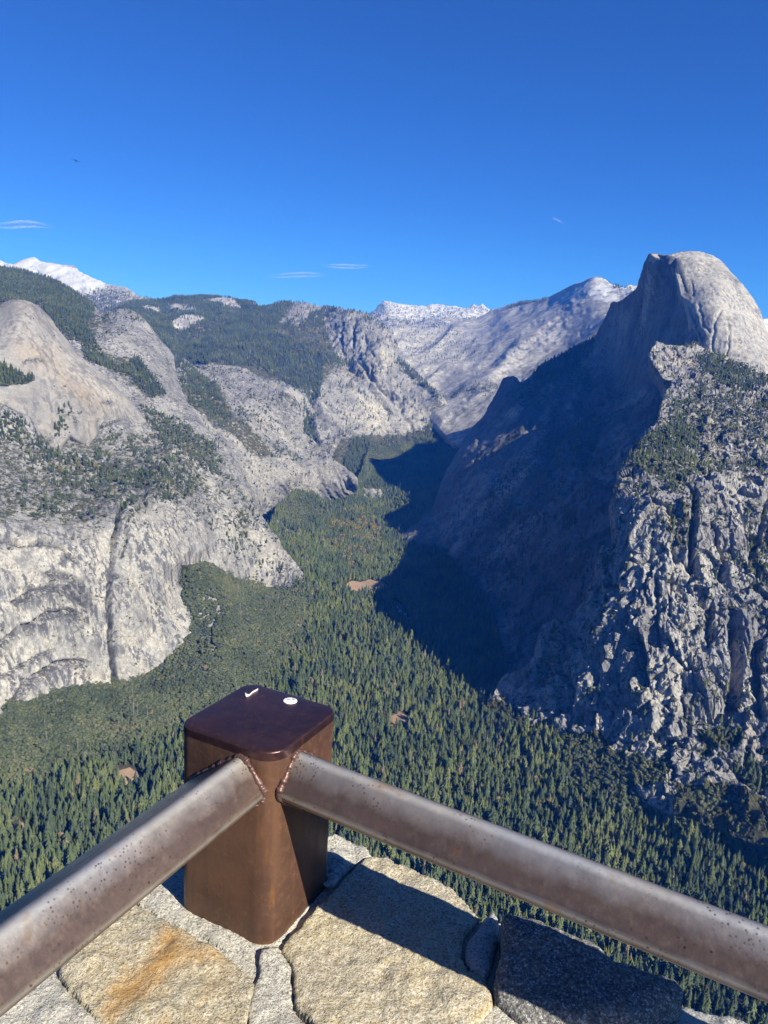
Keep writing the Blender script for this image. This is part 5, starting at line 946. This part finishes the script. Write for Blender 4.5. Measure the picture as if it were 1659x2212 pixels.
stone([(1140, 2176), (1200, 2182), (1314, 2196), (1380, 2198), (1450, 2176), (1476, 2168), (1530, 2183), (1602, 2205), (1680, 2240), (1720, 2500), (1165, 2500), (1150, 2212)], 'grey', z=-.012, seed=8, rough=.007)
stone([(704, 1816), (712, 1810), (725, 1806), (747, 1808), (762, 1818), (785, 1834), (804, 1851), (784, 1858), (768, 1872), (745, 1893), (722, 1915), (690, 1900), (680, 1850)], 'pale', z=.002, seed=9, rough=.008, jag=.007)
lab(stone([(292, 1950), (300, 1935), (330, 1905), (350, 1890), (392, 1870), (450, 1800), (640, 1790), (700, 1812), (705, 1890), (722, 1917), (700, 1937), (672, 1962), (637, 2003), (606, 2040), (578, 2042), (560, 2046), (552, 2080), (504, 2066), (446, 2033), (396, 2008), (346, 1983)], 'pale', z=-.005, seed=10, rough=.004, name='mortar_bed', jag=.003), 'pale mortar round the foot of the post')
for i_, (a_, b_, s_) in enumerate(((722, 1880, .010), (730, 1872, .008), (716, 1895, .009), (708, 1908, .007), (738, 1862, .007))):
    p_ = ground(a_, b_, WZ + .004); W = IV * np.array([1, .8, .6]) * (1 + .25 * fbm(IV * 1.4 + i_ * 3, 2))[:, None] * s_
    o = bpy.data.objects.new('mortar_pebble', mesh_only('mortar_pebble', W + p_ - np.array(wall.location), IF, [M_ST['grey']], smooth=True)); COL.objects.link(o); o.parent = wall
# core of the wall below the capstones and the rock it stands on
core = [ground(a, b, WZ)[:2] for a, b in [(-480, 2480), (-110, 2235), (120, 2075), (300, 1945), (460, 1812), (700, 1822), (800, 1858), (850, 1864), (1040, 1985), (1130, 1985), (1290, 2055), (1440, 2125), (1500, 2185), (1690, 2260), (1700, 2480)]]
core = np.array(core); cc = core.mean(0)
V = []; Fs = []; n = len(core)
for z, s in ((WZ - .007, .985), (WZ - .06, .985), (WZ - .2, .97), (WZ - .5, .95), (WZ - .9, .93)):
    for k, p_ in enumerate(core): w = cc + (p_ - cc) * s; V.append((w[0] - wall.location[0], w[1] - wall.location[1], z - wall.location[2]))
for i in range(4):
    for k in range(n): Fs.append((i * n + k, (i + 1) * n + k, (i + 1) * n + (k + 1) % n, i * n + (k + 1) % n))
Fs.append(tuple(range(n)))
me = mesh_only('core', V, Fs, [M_ST['pale']]); at = me.attributes.new('rust', 'FLOAT', 'POINT'); at.data.foreach_set('value', [0.] * len(me.vertices)); o = bpy.data.objects.new('core', me); COL.objects.link(o); o.parent = wall
# rock promontory that carries the wall
V = []; Fs = []; n = 40; lv = [(-1.55, .62), (-2.4, .66), (-5, .75), (-14, .95), (-40, 1.6), (-120, 4.0)]
for z, s in lv:
    for k in range(n):
        a = 2 * math.pi * k / n; r_ = 1.25 * s * (1 + .12 * math.sin(3 * a + z)); V.append((.05 + r_ * 1.2 * math.cos(a), -.35 - (s - .62) * 3 + r_ * math.sin(a) * 1.25, z))
for i in range(len(lv) - 1):
    for k in range(n): Fs.append((i * n + k, (i + 1) * n + k, (i + 1) * n + (k + 1) % n, i * n + (k + 1) % n))
Fs.append(tuple(range(n)))
o = bpy.data.objects.new('rock_outcrop', mesh_only('rock_outcrop', V, Fs, [M_BOULDER])); COL.objects.link(o); tag(o, 'granite lip under the viewpoint wall', 'rock', kind='structure')

# ------------------------------------------------------------------ air
if HAZE:
    m = bpy.data.materials.new('air'); m.use_nodes = True; t = m.node_tree; t.nodes.clear(); out = t.nodes.new('ShaderNodeOutputMaterial'); pv = t.nodes.new('ShaderNodeVolumePrincipled')
    pv.inputs['Color'].default_value = (.02, .22, 1.0, 1); pv.inputs['Absorption Color'].default_value = (1, 1, 1, 1); pv.inputs['Density'].default_value = HAZE; pv.inputs['Anisotropy'].default_value = 0.0
    t.links.new(pv.outputs[0], out.inputs['Volume'])
    x0, x1, y0, y1, z0, z1 = -14000, 14000, -1500, 20000, -1150, 2000
    V = [(x, y, z) for x in (x0, x1) for y in (y0, y1) for z in (z0, z1)]
    o = bpy.data.objects.new('haze', mesh_only('haze', V, [(0, 1, 3, 2), (4, 6, 7, 5), (0, 4, 5, 1), (2, 3, 7, 6), (0, 2, 6, 4), (1, 5, 7, 3)], [m])); COL.objects.link(o); tag(o, 'thin blue mountain haze', 'haze', kind='stuff')

# ------------------------------------------------------------------ sun, sky, colour
SUN_REL, SUN_EL = math.radians(133.6), math.radians(34.3)
sd = Vector((math.sin(SUN_REL) * math.cos(SUN_EL), math.cos(SUN_REL) * math.cos(SUN_EL), math.sin(SUN_EL)))
sl = bpy.data.lights.new('sun', 'SUN'); sl.energy = 5.0; sl.angle = math.radians(.5); sl.color = (1, .965, .91)
so = bpy.data.objects.new('sun', sl); COL.objects.link(so); so.rotation_euler = (-sd).to_track_quat('-Z', 'Y').to_euler()
w = bpy.data.worlds.new('World'); S.world = w; w.use_nodes = True; t = w.node_tree; bg = t.nodes['Background']
sk = t.nodes.new('ShaderNodeTexSky'); sk.sky_type = 'NISHITA'; sk.sun_disc = False; sk.sun_elevation = SUN_EL; sk.sun_rotation = SUN_REL
sk.altitude = 3400; sk.air_density = SKY[0]; sk.dust_density = SKY[1]; sk.ozone_density = SKY[2]; bg.inputs[1].default_value = SKY[3]
tn = t.nodes.new('ShaderNodeMix'); tn.data_type = 'RGBA'; tn.blend_type = 'MULTIPLY'; tn.inputs[0].default_value = 1; tn.inputs[7].default_value = (.54, .87, 1.34, 1)
t.links.new(sk.outputs[0], tn.inputs[6]); t.links.new(tn.outputs[2], bg.inputs[0])
S.view_settings.view_transform = 'Standard'; S.view_settings.look = 'None'; S.view_settings.exposure = EXPO; S.view_settings.gamma = 1
S.cycles.use_denoising = True; S.cycles.max_bounces = 6; S.cycles.diffuse_bounces = 1; S.cycles.volume_bounces = 1; S.cycles.glossy_bounces = 3
S.cycles.sample_clamp_indirect = 4
print('built', round(time.time() - T0, 1))
for a_, b_ in (('half_dome', 'granite_dome'), ('bald_dome', 'granite_dome'), ('north_wall', 'granite_cliff'), ('near_granite_ridge', 'granite_ridge'), ('long_granite_ridge', 'granite_ridge'), ('far_snow_ridge', 'snowy_ridge'), ('buttress_dome', 'granite_dome')):
    bpy.data.objects[a_].name = b_
